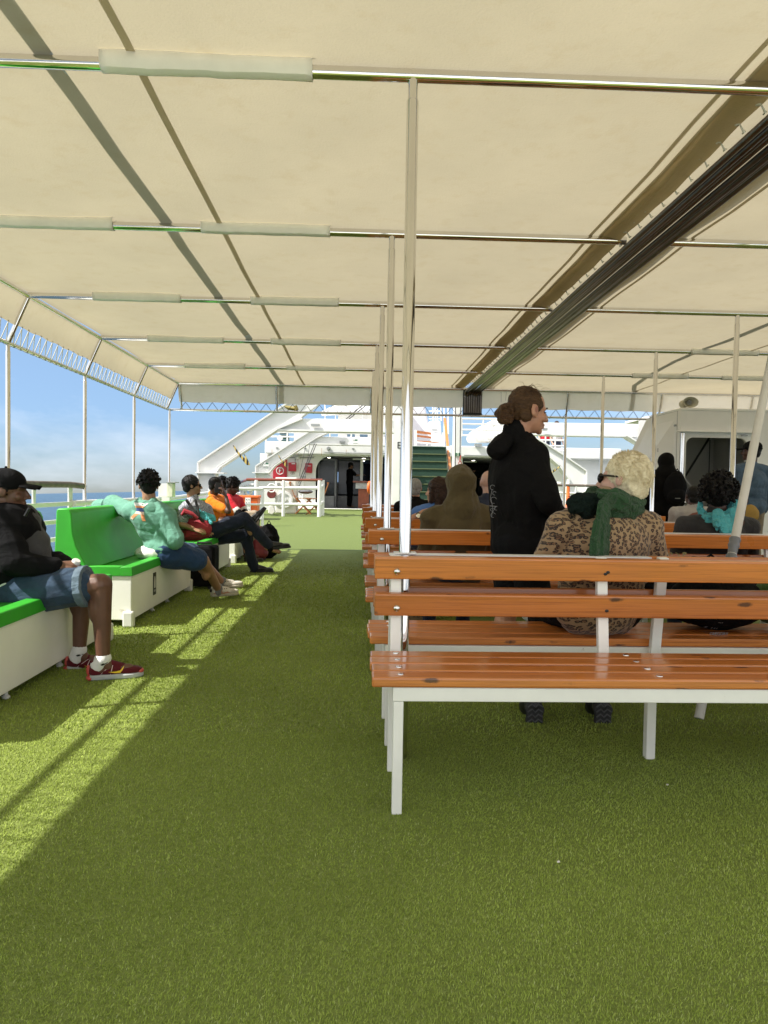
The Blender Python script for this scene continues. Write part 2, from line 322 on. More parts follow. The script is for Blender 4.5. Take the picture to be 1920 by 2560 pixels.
def post(x, y, top, z0=0, r=.0238):
    o = MB().tube([(x, y, z0), (x, y, top-.075), (x, y, top-.07)], [r, r, r*.86], 16).tube([(x, y, top-.07), (x, y, top+.01)], r*.84, 14).build('post', STEEL, aw, 0, True)
    if False: MB().lathe((x, y, z0), (0, 0, 1), [(.001, .03), (r+.004, .03), (r+.022, .008), (r+.026, 0)], 16).build('foot_collar', STEEL, o, 0, True)
for k in range(0, 5): post(.194, Y1+k*DY, ZB)
for k in range(0, 5): post(3.421, Y1+k*DY, ZB)
post(3.421, YF+.12, ZV)
for k in range(-1, 5): post(XV, Y1+k*DY, ZV, .2, .021); post(XR+.17, Y1+k*DY, ZV, .2, .021)
post(XV+.02, YF+.1, ZV, .2, .021)
for xs, xo in ((XL, XV), (XR, XR+.17)):
    MB().tube([(xs, YB, ZB+.02), (xs, YF, ZB+.02)], .022, 12).build('edge_pipe', STEEL, aw, 0, True)
    MB().tube([(xo, YB, ZV), (xo, YF+.12, ZV)], .02, 12).build('edge_pipe', STEEL, aw, 0, True)
    for k in list(range(-1, 5))+['f']:
        y = YF if k == 'f' else Y1+k*DY
        MB().tube([(xs, y, ZB+.01), (xo, y, ZV)], .021, 10).build('strut', STEEL, aw, 0, True)
    f = .64
    MB().grid(lambda u, v: V((xs+(xo-xs)*f*v + (.018 if xs < 0 else -.018)*-1*math.sin(math.pi*v), YB+(YF-YB)*u, ZB+.03+(ZV-ZB-.03)*f*v + .012*v*math.sin(u*95)**2)), 120, 6).build('side_valance', CANVAS, aw, 0, True)
    lc = MB(); n = 88
    for i in range(n):
        y = YB+(YF-YB)*i/n; a = V((xs+(xo-xs)*f, y, ZB+.03+(ZV-ZB-.03)*f)); 
        q1 = V((xo, y-.035, ZV)); q2 = V((xo, y+.06, ZV))
        lc.tube([a, q1+V((.022, 0, .01)), q1+V((.01, .01, -.024)), q1+V((-.02, .02, -.012))], .0045, 5).tube([a, q2+V((.022, 0, .01)), q2+V((0, 0, -.024))], .0045, 5)
        lc.lathe(a+V((.004, 0, .012)), (1, 0, .4), [(.006, -.003), (.013, 0), (.006, .003)], 8)
    lc.build('lacing', ROPE, aw, 0, True)
yv = YF+.12
MB().tube([(XV, yv, ZV), (XR+.17, yv, ZV)], .02, 12).build('front_rail', STEEL, aw, 0, True)
MB().grid(lambda u, v: V((XL+(XR-XL)*u, YF+.09*v-.02*math.sin(math.pi*v), ZB+.03+(ZV-ZB-.03)*(.70+.03*math.sin(u*60)**2)*v)), 120, 5).build('front_valance', VALANCE, aw, 0, True)
for x in (-2.88, -1.34, .19, 3.42, 4.98, 6.5): MB().tube([(x, YF, ZB+.02), (x, yv, ZV)], .018, 10).build('strut', STEEL, aw, 0, True)
lc = MB(); n = 50
for i in range(n):
    x = XL+.1+(XR-XL-.2)*i/n; a = V((x, YF+.085, ZB+.03+(ZV-ZB-.03)*.71))
    lc.tube([a, (x-.085, yv-.02, ZV+.01), (x-.095, yv, ZV-.026)], .0042, 5).tube([a, (x+.085, yv-.02, ZV+.01), (x+.085, yv+.02, ZV+.01)], .0042, 5)
lc.build('lacing', GREYROPE, aw, 0, True)
# dark straps lying on top of the canvas, brown webbing under it
def strip(pts, wdt, nm, mat, dz):
    def fn(u, v):
        t = v*(len(pts)-1); i = min(int(t), len(pts)-2); p = V(pts[i]).lerp(V(pts[i+1]), t-i); return V((p.x+(u-.5)*wdt, p.y, roofz(p.x, p.y)+dz))
    return MB().grid(fn, 1, 24*(len(pts)-1)).build(nm, mat, aw, 0, True)
OPAQ = fabric_mat('grey_strap', (.44, .50, .55), .40)
strip([(-1.25, YB, 0), (-1.27, YF, 0)], .075, 'top_strap', OPAQ, .004); strip([(4.0, YB, 0), (4.0, 7, 0), (3.96, 9, 0), (4.28, YF-.6, 0), (4.5, YF, 0)], .075, 'top_strap', OPAQ, .004)
for x, wd in ((-.905, .034), (1.485, .024), (1.55, .024), (2.17, .024), (4.53, .03)): strip([(x, YB, 0), (x, YF, 0)], wd, 'seam', SEAM, -.006)
for x in (-1.26, 4.5): MB().grid(lambda u, v: V((x+(u-.5)*.075, YF+.004+.09*v-.02*math.sin(math.pi*v), ZB+.03+(ZV-ZB-.03)*.69*v)), 1, 6).build('top_strap', OPAQ, aw, 0, True)
# flap beside the pipe bundle, pipes, lacing hooks
MB().grid(lambda u, v: V((1.55+.12*u, YB+(YF-YB)*v, roofz(1.5, YB+(YF-YB)*v)-.008-.035*u**1.5+.004*math.sin(v*160))), 4, 120).build('flap', FLAP, aw, 0, True)
lc = MB()
for i in range(70):
    y = 0+YF*i/70; lc.tube([(1.668, y, RZ-.045), (1.685, y, RZ-.075), (1.70, y+.02, RZ-.06), (1.71, y+.06, RZ-.05)], .004, 5).lathe((1.655, y, RZ-.043), (0, 0, 1), [(.006, -.003), (.014, 0), (.006, .003)], 8)
lc.build('lacing', ROPE, aw, 0, True)
for i in range(8):
    x = 1.718+.036*i; zc = ZB-.02-.012*math.sin(i*1.7)
    MB().tube([(x, YB, zc), (x, YF-.12, zc)]+arcp((x, YF-.12, zc-.09), .09, math.pi/2, 0, 5, (0, 1, 0), (0, 0, 1))[1:]+[(x, YF-.03, ZV+.03)], .0175, 10).build('gutter_pipe', PIPE, aw, 0, True)
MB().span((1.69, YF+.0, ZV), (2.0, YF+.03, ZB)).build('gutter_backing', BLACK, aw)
# vinyl sleeves wrapped round the beams
def sleeve(x0, x1, y):
    n = 22; mb = MB(); pr = [(-.032, .052), (-.034, .0), (-.026, -.024), (0, -.033), (.026, -.024), (.034, 0), (.032, .052)]
    ph = random.random()*9
    mb.grid(lambda u, v: V((x0+(x1-x0)*u, y+pr[int(round(v*6))][0]+.0012*math.sin(u*31+ph+v*3), ZB+.026+pr[int(round(v*6))][1]+(.0012*math.sin(u*17+ph)+.0008*math.sin(u*41+ph)) * (1 if 0 < v < 1 else 0))), n, 6)
    mb.build('pole_sleeve', WRAP, aw, 0, True, .004)
for k in range(0, 5):
    y = Y1+k*DY
    sl = [(-1.0, -.2)] + ([(-2.38, -1.56)] if k else [])
    for a_, c_ in sl: sleeve(a_+random.uniform(-.03, .03), c_+random.uniform(-.03, .03), y)
    if k > 2: sleeve(3.82, 4.62, y); sleeve(5.1, 5.9, y)
# ------------------------------------------------------------------ double-sided benches
def make_bench(loc_y, label, plate_to, worn):
    yc = loc_y; t = thing('double_bench', (1.8, yc, 0), label, 'bench', 'double-sided wooden benches in a row along the deck')
    x0, x1 = .055, 3.55; wm = WORNWOOD if worn else WOOD; fm = CHIPPED if worn else WHITE
    for s in (-1, 1):
        mb = MB()
        for i in range(4):
            d = .128+.1035*i; mb.box(((x0+x1)/2+random.uniform(-.006, .006), yc+s*(d+.049), .4525+random.uniform(-.0015, .0015)), (x1-x0, .092, .034))
        mb.build('seat', wm, t, .007)
        MB().span((.127, yc+s*.49, .387), (x1-.06, yc+s*.525, .4345)).build('seat_frame', fm, t, .003)
        MB().span((.127, yc+s*.125, .387), (x1-.06, yc+s*.158, .4345)).build('seat_frame', fm, t, .003)
        xs = (.147, .979, 1.85, 2.70, 3.46) if s < 0 else (.147, 1.262, 1.95, 2.78, 3.46)
        for x in xs:
            if x < .2 or x > 3.4: MB().span((x-.017, yc+s*.489, 0), (x+.017, yc+s*.523, .386)).build('leg', fm, t, .003)
            elif s > 0: MB().span((x-.058, yc-.02, 0), (x-.02, yc+.018, .387)).build('leg', fm, t, .003); MB().span((x-.055, yc-.124, .347), (x-.023, yc+.124, .386)).build('seat_frame', fm, t, .003)
            if x < .2 or x > 3.4: MB().span((x-.017, yc+s*.125, 0), (x+.017, yc+s*.155, .386)).build('leg', fm, t, .003)
            MB().bar((x+.01, yc+s*.098, .36), (x+.01, yc+s*.032, .832), .042, .03, (0, 1, 0)).build('post', fm, t, .003)
        tilt = Matrix.Rotation(s*rad(-8), 3, 'X')
        for z, d in ((.788, .073), (.646, .093)):
            r = MB().box(((x0+x1)/2+.008, yc+s*d, z), (x1-x0-.016, .034, .089), tilt).build('back_rail', wm, t, .006)
            for x in xs:
                if worn and s < 0 and .5 < x < 1.2: continue
                nrm = tilt @ V((0, s, 0)); c = V((x+.012, yc+s*d, z-.012))+nrm*.017
                MB().lathe(c, nrm, [(.0135, 0), (.0125, .004), (.008, .008), (.001, .0095)], 12).build('bolt', STEEL, r, 0, True)
            if worn and s < 0:
                nrm = tilt @ V((0, s, 0)); mb = MB()
                for dx, dz in ((.99, -.012), (1.0, -.005)) if z > .7 else ((.99, .02), (.992, -.014)):
                    mb.ell(V((dx, yc+s*d, z+dz))+nrm*.0168, (.008, .0022, .006), tilt, 8, 6)
                mb.build('bolt_hole', BLACK, r, 0, True)
        mb = MB()
        for x in xs[:1]+((1.04,) if s < 0 else ()):
            for i in range(4): mb.lathe((x+.008, yc+s*(.177+.1035*i), .469), (0, 0, 1), [(.012, 0), (.011, .0025), (.001, .004)], 12)
        mb.build('seat_bolt', STEEL, t, 0, True)
    MB().span((.13, yc-.03, .832), (plate_to, yc+.03, .8375)).build('top_plate', WHITE, t, .001)
    MB().span((.15, yc-.04, .8375), (.24, yc+.04, .843)).build('post_flange', WHITE, t, .001)
    return t
make_bench(Y1, 'double-sided varnished pine bench with chipped white legs, nearest the camera', 1.2, True)
b2 = make_bench(Y1+DY, 'double-sided pine bench second from the camera, under the person in the olive hood', 3.52, False)
for k, lb in ((2, 'double-sided pine bench third from the camera, behind the grey hoodie with turquoise scarf'), (3, 'double-sided pine bench fourth from the camera, its end beside the white jacket'), (4, 'double-sided pine bench fifth from the camera, last but one before the open turf'), (5, 'double-sided pine bench farthest from the camera, facing the green stairs')):
    c = copy_tree(b2); c.location.y = Y1+k*DY; c['label'] = lb
# ------------------------------------------------------------------ green and white storage seats on the left
def storage_seat(ya, yb, label, sticker):
    xf, xb = -1.715, -2.30; t = thing('storage_seat', ((xf+xb)/2, (ya+yb)/2, 0), label, 'seat', 'green topped storage seats along the ship side')
    MB().span((xb, ya+.012, .055), (xf-.012, yb-.012, .398)).build('base', CREAMPANEL, t, .006)
    mb = MB(); zt, zl = .468, .396
    mb.prism([(xf-.095, ya, zl), (xf, ya, zl), (xf-.004, ya, zt-.006), (xf-.01, ya, zt), (xf-.085, ya, zt), (xf-.105, ya, .445)], (0, yb-ya, 0))
    for y in (ya, yb-.10): mb.span((xb, y, zl), (xf-.095, y+.10, zt))
    mb.prism([(xb, ya+.09, .40), (xf-.09, ya+.09, .40), (xf-.09, ya+.09, .448), (xb, ya+.09, .425)], (0, yb-ya-.18, 0))
    mb.build('seat', GREEN, t, .012, True)
    pf = [(xb-.02, .40), (-2.06, .44), (-2.09, .50), (-2.15, .62), (-2.175, .72), (-2.185, .865), (-2.20, .897), (-2.215, .907), (-2.285, .907), (-2.30, .892)]
    MB().prism([(x, ya+.02, z) for x, z in pf], (0, yb-ya-.04, 0)).build('backrest', GREEN, t, .014, True)
    for y in (ya, yb):
        s = 1 if y == ya else -1
        MB().span((xf-.075, y-.012*s, 0), (xf+.008, y+.055*s, .125)).build('foot', WHITE, t, .014)
        MB().span((xb+.02, y-.005*s, 0), (xb+.09, y+.055*s, .07)).build('foot', WHITE, t, .01)
    for y in (ya+.75, yb-.75): MB().lathe((xf-.06, y, 0), (0, 0, 1), [(.001, 0), (.02, 0), (.02, .012), (.01, .02), (.01, .07)], 12).build('foot', WHITE, t, 0, True)
    if sticker:
        yk, zk = sticker; st = MB().span((xf-.0125, yk-.045, zk-.095), (xf-.0095, yk+.045, zk+.095)).build('sticker', BLACK, t)
        # white life jacket pictogram
        def P(a, c): return V((xf-.0088, yk+a*.72, zk+c*.8))
        mb = MB()
        for s in (-1, 1): mb.prism([P(.006*s, .045), P(.022*s, .055), P(.030*s, .02), P(.027*s, -.045), P(.005*s, -.045), P(.005*s, 0)], (.0012, 0, 0))
        mb.prism([P(.016*math.cos(q*.5236), .063+.017*math.sin(q*.5236)) for q in range(12)], (.0012, 0, 0))
        mb.prism([P(-.03, -.066), P(.03, -.066), P(.03, -.072), P(-.03, -.072)], (.0012, 0, 0)); mb.prism([P(-.03, -.078), P(.03, -.078), P(.03, -.084), P(-.03, -.084)], (.0012, 0, 0))
        mb.build('pictogram', WHITE, st)
    return t
storage_seat(2.95, 5.11, 'green topped white storage seat nearest the camera, under the man in denim shorts', None)
storage_seat(5.56, 7.55, 'green topped white storage seat with a black life jacket sticker, under the mint hoodie', (6.2, .255))
storage_seat(8.0, 9.8, 'green topped white storage seat under the man in jeans with the red backpack', None)
storage_seat(10.22, 12.2, 'green topped white storage seat farthest along the ship side, under the orange shirt', None)
# ------------------------------------------------------------------ ship side railings
def side_rail(x, y0, y1, sgn, label):
    t = thing('ship_railing', (x, (y0+y1)/2, 0), label, 'railing')
    MB().tube([(x, y0, 1.085), (x, y1-.4, 1.085), (x, y1+.02, 1.07)], .034, 10).build('handrail', GREYWOOD, t, 0, True)
    for z in (.88, .70, .52, .34): MB().span((x-.012, y0, z-.022), (x+.012, y1-.2, z+.022)).build('rail_bar', WHITE, t, .004)
    y = y1-.32; i = 0
    while y > y0:
        w_ = .10 if i == 0 else .055
        MB().span((x-.03, y-w_/2, 0), (x-.0125, y+w_/2, 1.06)).build('stanchion', WHITE, t, .003); y -= .88; i += 1
    MB().span((x-.5, y0, -.3), (x-.05, y1+30, .05)).build('deck_edge', WHITE, t, .02)
    return t
side_rail(XV-.02, -3, 8.28, 1, 'white bar railing with a grey wooden handrail behind the green seats')
side_rail(XR+.28, -3, 12.0, 1, 'white bar railing with a grey wooden handrail behind the denim jacket')
t = thing('tube_railing', (-2.9, 13, 0), 'low white tube railing along the ship side with an end post at the turf', 'railing')
zr = .88
MB().tube([(-3.1, 7.95, zr), (-3.08, 12, zr), (-3.0, 15.0, zr+.08), (-2.85, 16.6, zr+.16), (-2.22, 16.9, zr+.16)], .036, 10).build('top_tube', WHITE, t, 0, True)
MB().tube([(-3.1, 7.95, .6), (-3.08, 12, .6), (-3.0, 15.0, .66), (-2.85, 16.6, .68), (-2.22, 16.9, .68)], .024, 8).build('mid_tube', WHITE, t, 0, True)
MB().tube([(-2.85, 16.6, .34), (-2.22, 16.9, .34)], .024, 8).build('mid_tube', WHITE, t, 0, True)
for (x, y) in ((-3.09, 9.5), (-3.08, 11.2), (-3.05, 13.2), (-3.0, 15), (-2.85, 16.6), (-2.22, 16.9)): MB().tube([(x, y, deckz(y)), (x, y, zr+(.16 if y > 16 else .03)-.05)], .034, 10).build('tube_post', WHITE, t, 0, True)
# ------------------------------------------------------------------ the ship ahead of the awning
def PP(px, Y, thick, name, mat, parent, bevel=0): return MB().prism([at(x, y, Y) for x, y in px], (0, thick, 0)).build(name, mat, parent, bevel)
def PB(x0, y0, x1, y1, Y, thick, name, mat, parent, bevel=0):
    a = at(x0, y0, Y); c = at(x1, y1, Y); return MB().span((a.x, Y, a.z), (c.x, Y+thick, c.z)).build(name, mat, parent, bevel)
# threshold and inner floor
fl = MB().span((-6, 25.6, -.2), (12, 40, .352)).build('inner_deck', SHADEWALL, None); tag(fl, None, None, None, 'structure')
# --- deckhouse
YW = 26.0; zf = .352
dh = thing('deckhouse', (2.6, 30, zf), 'white deckhouse ahead with a dark rounded doorway and a pale fascia under the upper deck', 'deckhouse')
wl = at(650, 1135, YW).x; d0 = at(790, 1135, YW).x; d1 = at(984, 1135, YW).x; r0 = at(1157, 1140, YW).x; r1 = at(1292, 1140, YW).x; re = 9.2
zt = at(800, 1136, YW).z; zd = at(850, 1138, YW).z-.03
mb = MB(); mb.span((wl, YW, zf), (d0, YW+.15, zt)); mb.build('wall', SHADEWALL, dh)
cr = .55; mb = MB().prism([(d0, YW+.002, zt)]+[(d0+cr-cr*math.sin(a*.1571), YW+.002, zd-cr+cr*math.cos(a*.1571)) for a in range(10, -1, -1)]+[(d0+cr, YW+.002, zt)], (0, .14, 0))
mb.span((d0+cr, YW+.002, zd), (d1, YW+.142, zt)); mb.build('lintel', SHADEWALL, dh)
MB().span((d1, YW, zf), (r0, YW+.15, zt)).build('wall', SHADEWALL, dh); MB().span((r1, YW, zf), (re, YW+.15, zt)).build('wall', SHADEWALL, dh)
zu = at(800, 1108, 25.5).z
MB().span((at(662, 1110, 25.5).x, 25.5, zt-.02), (at(1000, 1110, 25.5).x, 36, zu)).build('upper_deck', WHITE, dh, .03)
MB().span((at(1125, 1110, 25.5).x, 25.5, zt-.02), (9.4, 36, zu-.0)).build('upper_deck', WHITE, dh, .03)
MB().span((at(1000, 1110, 25.5).x, 25.72, zt-.02), (at(1125, 1110, 25.5).x, 36, zu-.003)).build('upper_deck', WHITE, dh)
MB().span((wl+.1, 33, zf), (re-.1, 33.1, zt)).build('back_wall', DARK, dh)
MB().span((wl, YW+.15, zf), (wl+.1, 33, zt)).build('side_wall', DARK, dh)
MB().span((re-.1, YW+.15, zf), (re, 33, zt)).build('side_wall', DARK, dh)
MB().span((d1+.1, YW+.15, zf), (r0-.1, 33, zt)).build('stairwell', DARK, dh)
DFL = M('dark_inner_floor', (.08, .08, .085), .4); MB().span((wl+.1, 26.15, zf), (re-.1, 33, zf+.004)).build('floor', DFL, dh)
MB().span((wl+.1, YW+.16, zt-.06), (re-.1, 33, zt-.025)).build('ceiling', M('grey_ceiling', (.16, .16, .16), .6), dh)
LAMP = glow('downlight', (1, .93, .8), 6)
for x, y in ((-1.1, 27.2), (.2, 27.4), (-1.4, 29), (.2, 30), (4.4, 27.5)): MB().lathe((x, y, zt-.066), (0, 0, 1), [(.001, 0), (.06, 0), (.06, .01)], 14).build('downlight', LAMP, dh)
gd = PB(797, 1150, 838, 1238, 26.7, .05, 'glass_door', DARKGLASS, dh); gd2 = PB(846, 1150, 900, 1236, 28.2, .05, 'glass_partition', DARKGLASS, dh)
for gg, x0, x1, yy in ((gd, 797, 838, 26.66), (gd2, 843, 902, 28.16)):
    a = at(x0, 1146, yy); c = at(x1, 1240, yy)
    mb = MB(); 
    for xx in (a.x, c.x): mb.span((xx-.03, yy, zf), (xx+.03, yy+.04, a.z))
    mb.span((a.x, yy, a.z-.06), (c.x, yy+.04, a.z)); mb.span((a.x, yy, zf), (c.x, yy+.04, c.z)); mb.build('frame', M('dim_steel_frame', (.16, .16, .17), .4, .6), gg)
WIN = M('blue_window_glass', (.10, .17, .25), .1)
PB(844, 1180, 868, 1206, 32.9, .05, 'window', glow('lit_blue_window', (.35, .55, .9), .45), dh); PB(890, 1168, 903, 1196, 32.9, .05, 'window', glow('lit_blue_window', (.35, .55, .9), .45), dh)
PB(810, 1133.5, 985, 1137, 25.9, .09, 'drip_edge', GREYMETAL, dh)
cctv = MB().lathe(at(821, 1121, 25.5)+V((0, 0, 0)), (0, -1, 0), [(.001, .10), (.05, .10), (.07, .03), (.07, 0)], 14).build('camera_dome', GREYMETAL, dh, 0, True)
for x0, y0, x1, y1 in ((1187, 1109, 1205, 1115),): PB(x0, y0, x1, y1, 25.4, .1, 'light_fitting', GREYMETAL, dh)
# pipe runs, cable trays and small fittings on the fascia and the wall
for pts, r_ in (([(668, 1138, 25.95), (668, 1280, 25.95)], .03), ([(748, 1137, 25.95), (748, 1200, 25.95), (757, 1203, 25.95), (757, 1280, 25.95)], .022), ([(674, 1143, 25.95), (785, 1144, 25.95)], .018), ([(738, 1143, 25.95), (738, 1157, 25.95)], .012), ([(812, 1131, 25.46), (984, 1134, 25.46)], .02), ([(1160, 1138, 25.46), (1290, 1141, 25.46)], .02), ([(1298, 1142, 25.95), (1300, 1285, 25.95)], .04)):
    MB().tube([at(*q) for q in pts], r_, 8).build('pipe_run', SHADEWALL if r_ > .02 else GREYMETAL, dh, 0, True)
MB().lathe(at(743, 1145, 25.96), (0, -1, 0), [(.001, .06), (.05, .06), (.07, .03), (.07, 0)], 14).build('wall_lamp', WHITE, dh, 0, True)
for q in ((754, 1190, 764, 1199), (776, 1195, 788, 1201), (1304, 1160, 1318, 1176), (1330, 1195, 1340, 1205)): PB(*q, 25.9, .1, 'junction_box', M('grey_box', (.45, .46, .45), .5), dh, .01)
for x0, y0 in ((690, 1118), (760, 1119), (880, 1120), (950, 1121), (1220, 1125), (1262, 1126)): PB(x0, y0, x0+5, y0+3, 25.47, .04, 'scupper', GREYMETAL, dh)
mb = MB()
for k in range(5): a_ = at(680+62*k, 1126, 25.47); mb.box(a_-V((0, 0, .05)), (.012, .006, .16+.05*(k % 3)))
mb.build('rust_streak', M('rust_streak_stain', (.42, .27, .15), .7), dh)
# threshold strip
PB(806, 1279, 1000, 1290, 25.5, .1, 'threshold', WHITE, dh)
# things on the wall
sg = thing('fire_sign_panel', at(700, 1197, 25.9), 'red panel with a white circled letter F on the deckhouse wall', 'sign')
p = PB(683, 1148, 717, 1197, 25.93, .06, 'panel', RED, sg); c = at(700, 1177, 25.925)
MB().tube(arcp(c, .125, 0, 6.2832, 28, (1, 0, 0), (0, 0, 1)), .014, 6, False).build('ring', WHITE, sg); text_mesh('F', .21, c+V((0, -.004, 0)), (1, 0, 0), (0, 0, 1), 'lettering', WHITE, sg)
t = thing('fire_cabinet', at(730, 1178, 25.9), 'small red cabinet with trailing cables on the deckhouse wall', 'cabinet')
PB(721, 1156, 740, 1178, 25.8, .18, 'cabinet_body', RED, t, .01); PB(729, 1158, 738, 1160.5, 25.78, .03, 'label_plate', WHITE, t)
mb = MB()
for k in range(3): mb.tube([at(728+k*3, 1178, 25.85), at(727+k*4, 1184, 25.85), at(731+k*2, 1186, 25.85)], .008, 5)
mb.build('cable', BLACK, t)
t = thing('extinguisher_bag', at(771, 1183, 25.9), 'red cloth extinguisher cover hanging on the deckhouse wall beside the doorway', 'cover')
PP([(763, 1157), (781, 1158), (780, 1183), (761, 1181)], 25.75, .2, 'cover', RED, t, .03); PB(766, 1164, 777, 1165.5, 25.72, .03, 'label_strip', WHITE, t)
# upper deck railing
def urail(x0, x1, ys, Y, label, n):
    t = thing('upper_railing', at((x0+x1)/2, max(ys), Y), label, 'railing')
    for y in ys: MB().tube([at(x0, y, Y), at(x1, y+(x1-x0)*.0165, Y)], .028, 8).build('rail_tube', WHITE, t, 0, True)
    for i in range(n+1):
        x = x0+(x1-x0)*i/n; MB().tube([at(x, min(ys)+(x-x0)*.0165, Y), at(x, max(ys)+3+(x-x0)*.0165, Y)], .026, 8).build('rail_post', WHITE, t, 0, True)
    return t
urail(665, 985, (1070, 1080, 1091, 1105), 25.8, 'white tube railing on the upper deck, left of the stairs', 6)
urail(1155, 1262, (1047, 1060, 1074, 1088), 25.8, 'white tube railing on the upper deck, just right of the stairs', 2)
urail(1340, 1412, (1086, 1100, 1114, 1127), 24.6, 'white tube railing on the upper deck above the right davit arm', 3)
t = thing('green_ladder', at(710, 1106, 26.6), 'dark green ladder steps standing on the upper deck behind the railing', 'ladder')
for k in range(4): PB(699+k*.5, 1079+k*7, 720+k, 1084.5+k*7, 26.6-k*.05, .2, 'step', STAIRGREEN, t)
t = thing('searchlight', at(700, 1102, 25.7), 'white round searchlight on the upper railing beside the green ladder', 'lamp'); MB().lathe(at(700, 1095, 25.6), (0, -1, 0), [(.001, -.12), (.06, -.11), (.1, -.03), (.1, .03), (.001, .035)], 18).build('lamp_head', WHITE, t, 0, True); MB().tube([at(700, 1097, 25.62), at(700, 1108, 25.7)], .02, 8).build('bracket', WHITE, t, 0, True)
t = thing('antenna_cluster', at(900, 1050, 30), 'thin white antenna poles and wires above the wheelhouse', 'antenna')
for x, y0 in ((812, 1000), (838, 1005), (905, 990), (1110, 1000), (1120, 1012)): MB().tube([at(x, y0, 30), at(x+1, 1085, 30)], .025, 6).build('antenna_pole', WHITE, t, 0, True)
MB().tube([at(940, 985, 28), at(865, 1048, 27)], .02, 6).tube([at(950, 985, 28), at(872, 1048, 27)], .02, 6).build('stay_wire', BLACK, t, 0, True)
# wheelhouse block behind
wh = thing('wheelhouse', at(850, 1108, 31), 'white upper wheelhouse with blue windows behind the upper railing', 'wheelhouse')
PP([(845, 1112), (845, 1010), (1016, 1010), (1016, 1112)], 31, 4, 'wall', WHITE, wh); PP([(800, 1030), (846, 1008), (1016, 1008), (1016, 1022)], 29.8, 1.6, 'roof_wing', SHADEWALL, wh)
for x0 in (868, 900, 932, 962): PB(x0, 1078, x0+19, 1098, 30.97, .1, 'window', WIN, wh, .02)
PP([(735, 1108), (735, 1074), (800, 1074), (800, 1108)], 30, 2.5, 'locker_block', M('off_white_block', (.6, .58, .55), .5), wh)
# funnel and mast
t = thing('funnel', at(1055, 1116, 32), 'big pale lilac funnel rising behind the stairs', 'funnel'); PP([(1018, 1118), (1012, 985), (1056, 985), (1086, 1118)], 32, 3, 'casing', FUNNEL, t, .1)
t = thing('mast_house', at(1090, 1116, 30), 'white tapered mast house with a caged ladder on top, right of the funnel', 'mast')
PP([(1081, 1118), (1075, 1052), (1101, 1052), (1106, 1118)], 30, 1.2, 'casing', M('white_mast_paint', (.74, .75, .78), .45), t, .03)
PB(1080, 1073, 1094, 1076, 29.97, .1, 'vent', GREYMETAL, t); mb = MB()
for x in (1083, 1089, 1094, 1103): mb.tube([at(x, 1052, 30.2), at(x-1, 1018, 30.2)], .025, 6)
for y in (1028, 1040, 1047): mb.tube([at(1072, y, 30.2), at(1104, y, 30.2)], .022, 6)
mb.build('cage', WHITE, t); PB(1081, 1081, 1110, 1083, 29.5, .05, 'rail', GREYMETAL, t)
# bench on the upper deck
t = thing('upper_bench', at(1065, 1117, 27.3), 'small wooden bench with white frame at the head of the green stairs', 'bench')
PP([(1041, 1076), (1078, 1081), (1078, 1087), (1041, 1083)], 27.4, .05, 'back_rail', TEAK, t); PP([(1041, 1087), (1078, 1091), (1078, 1096), (1041, 1092)], 27.4, .05, 'back_rail', TEAK, t)
PP([(1043, 1101), (1075, 1103), (1104, 1107), (1062, 1105)], 27.0, .4, 'seat', TEAK, t)
for x0, y0, x1, y1 in ((1037, 1075, 1041, 1117), (1066, 1104, 1069, 1117), (1100, 1107, 1103, 1117)): PB(x0, y0, x1, y1, 27.05, .08, 'leg', WHITE, t)
PP([(1041, 1104), (1104, 1109), (1104, 1111), (1041, 1107)], 27.0, .05, 'seat_frame', WHITE, t)
# stairs
t = thing('green_stairs', at(1070, 1250, 24), 'steep stairs with dark green carpeted risers rising to the upper deck', 'stairs')
xa = at(1004, 1115, 26.2).x; xb = at(1109, 1115, 26.2).x; y = 25.45; z = at(1070, 1116, 25.45).z; k = 0
while z > .4:
    MB().span((xa, y, max(z-.27, .33)), (xb, y+.26, z-.045)).build('riser', STAIRGREEN, t); MB().span((xa, y-.03, z-.045), (xb, y+.26, z)).build('tread', STAIRNOSE if k else STAIRGREEN, t, .012); z -= .265; y -= .2; k += 1
ystair = y
a = at(1112, 1046, 26.9); c = at(1127, 1192, 24.9)
MB().bar(a, c, .10, .07).build('handrail', WORNWOOD, t, .012); MB().bar(a+V((-.07, 0, -.62)), c+V((-.09, -.1, -.62)), .05, .22).build('stringer', WHITE, t)
for f in (.1, .4, .7, .97): q = a.lerp(c, f); MB().tube([q, q+V((-.05, 0, -.7))], .02, 8).build('baluster', WHITE, t, 0, True)
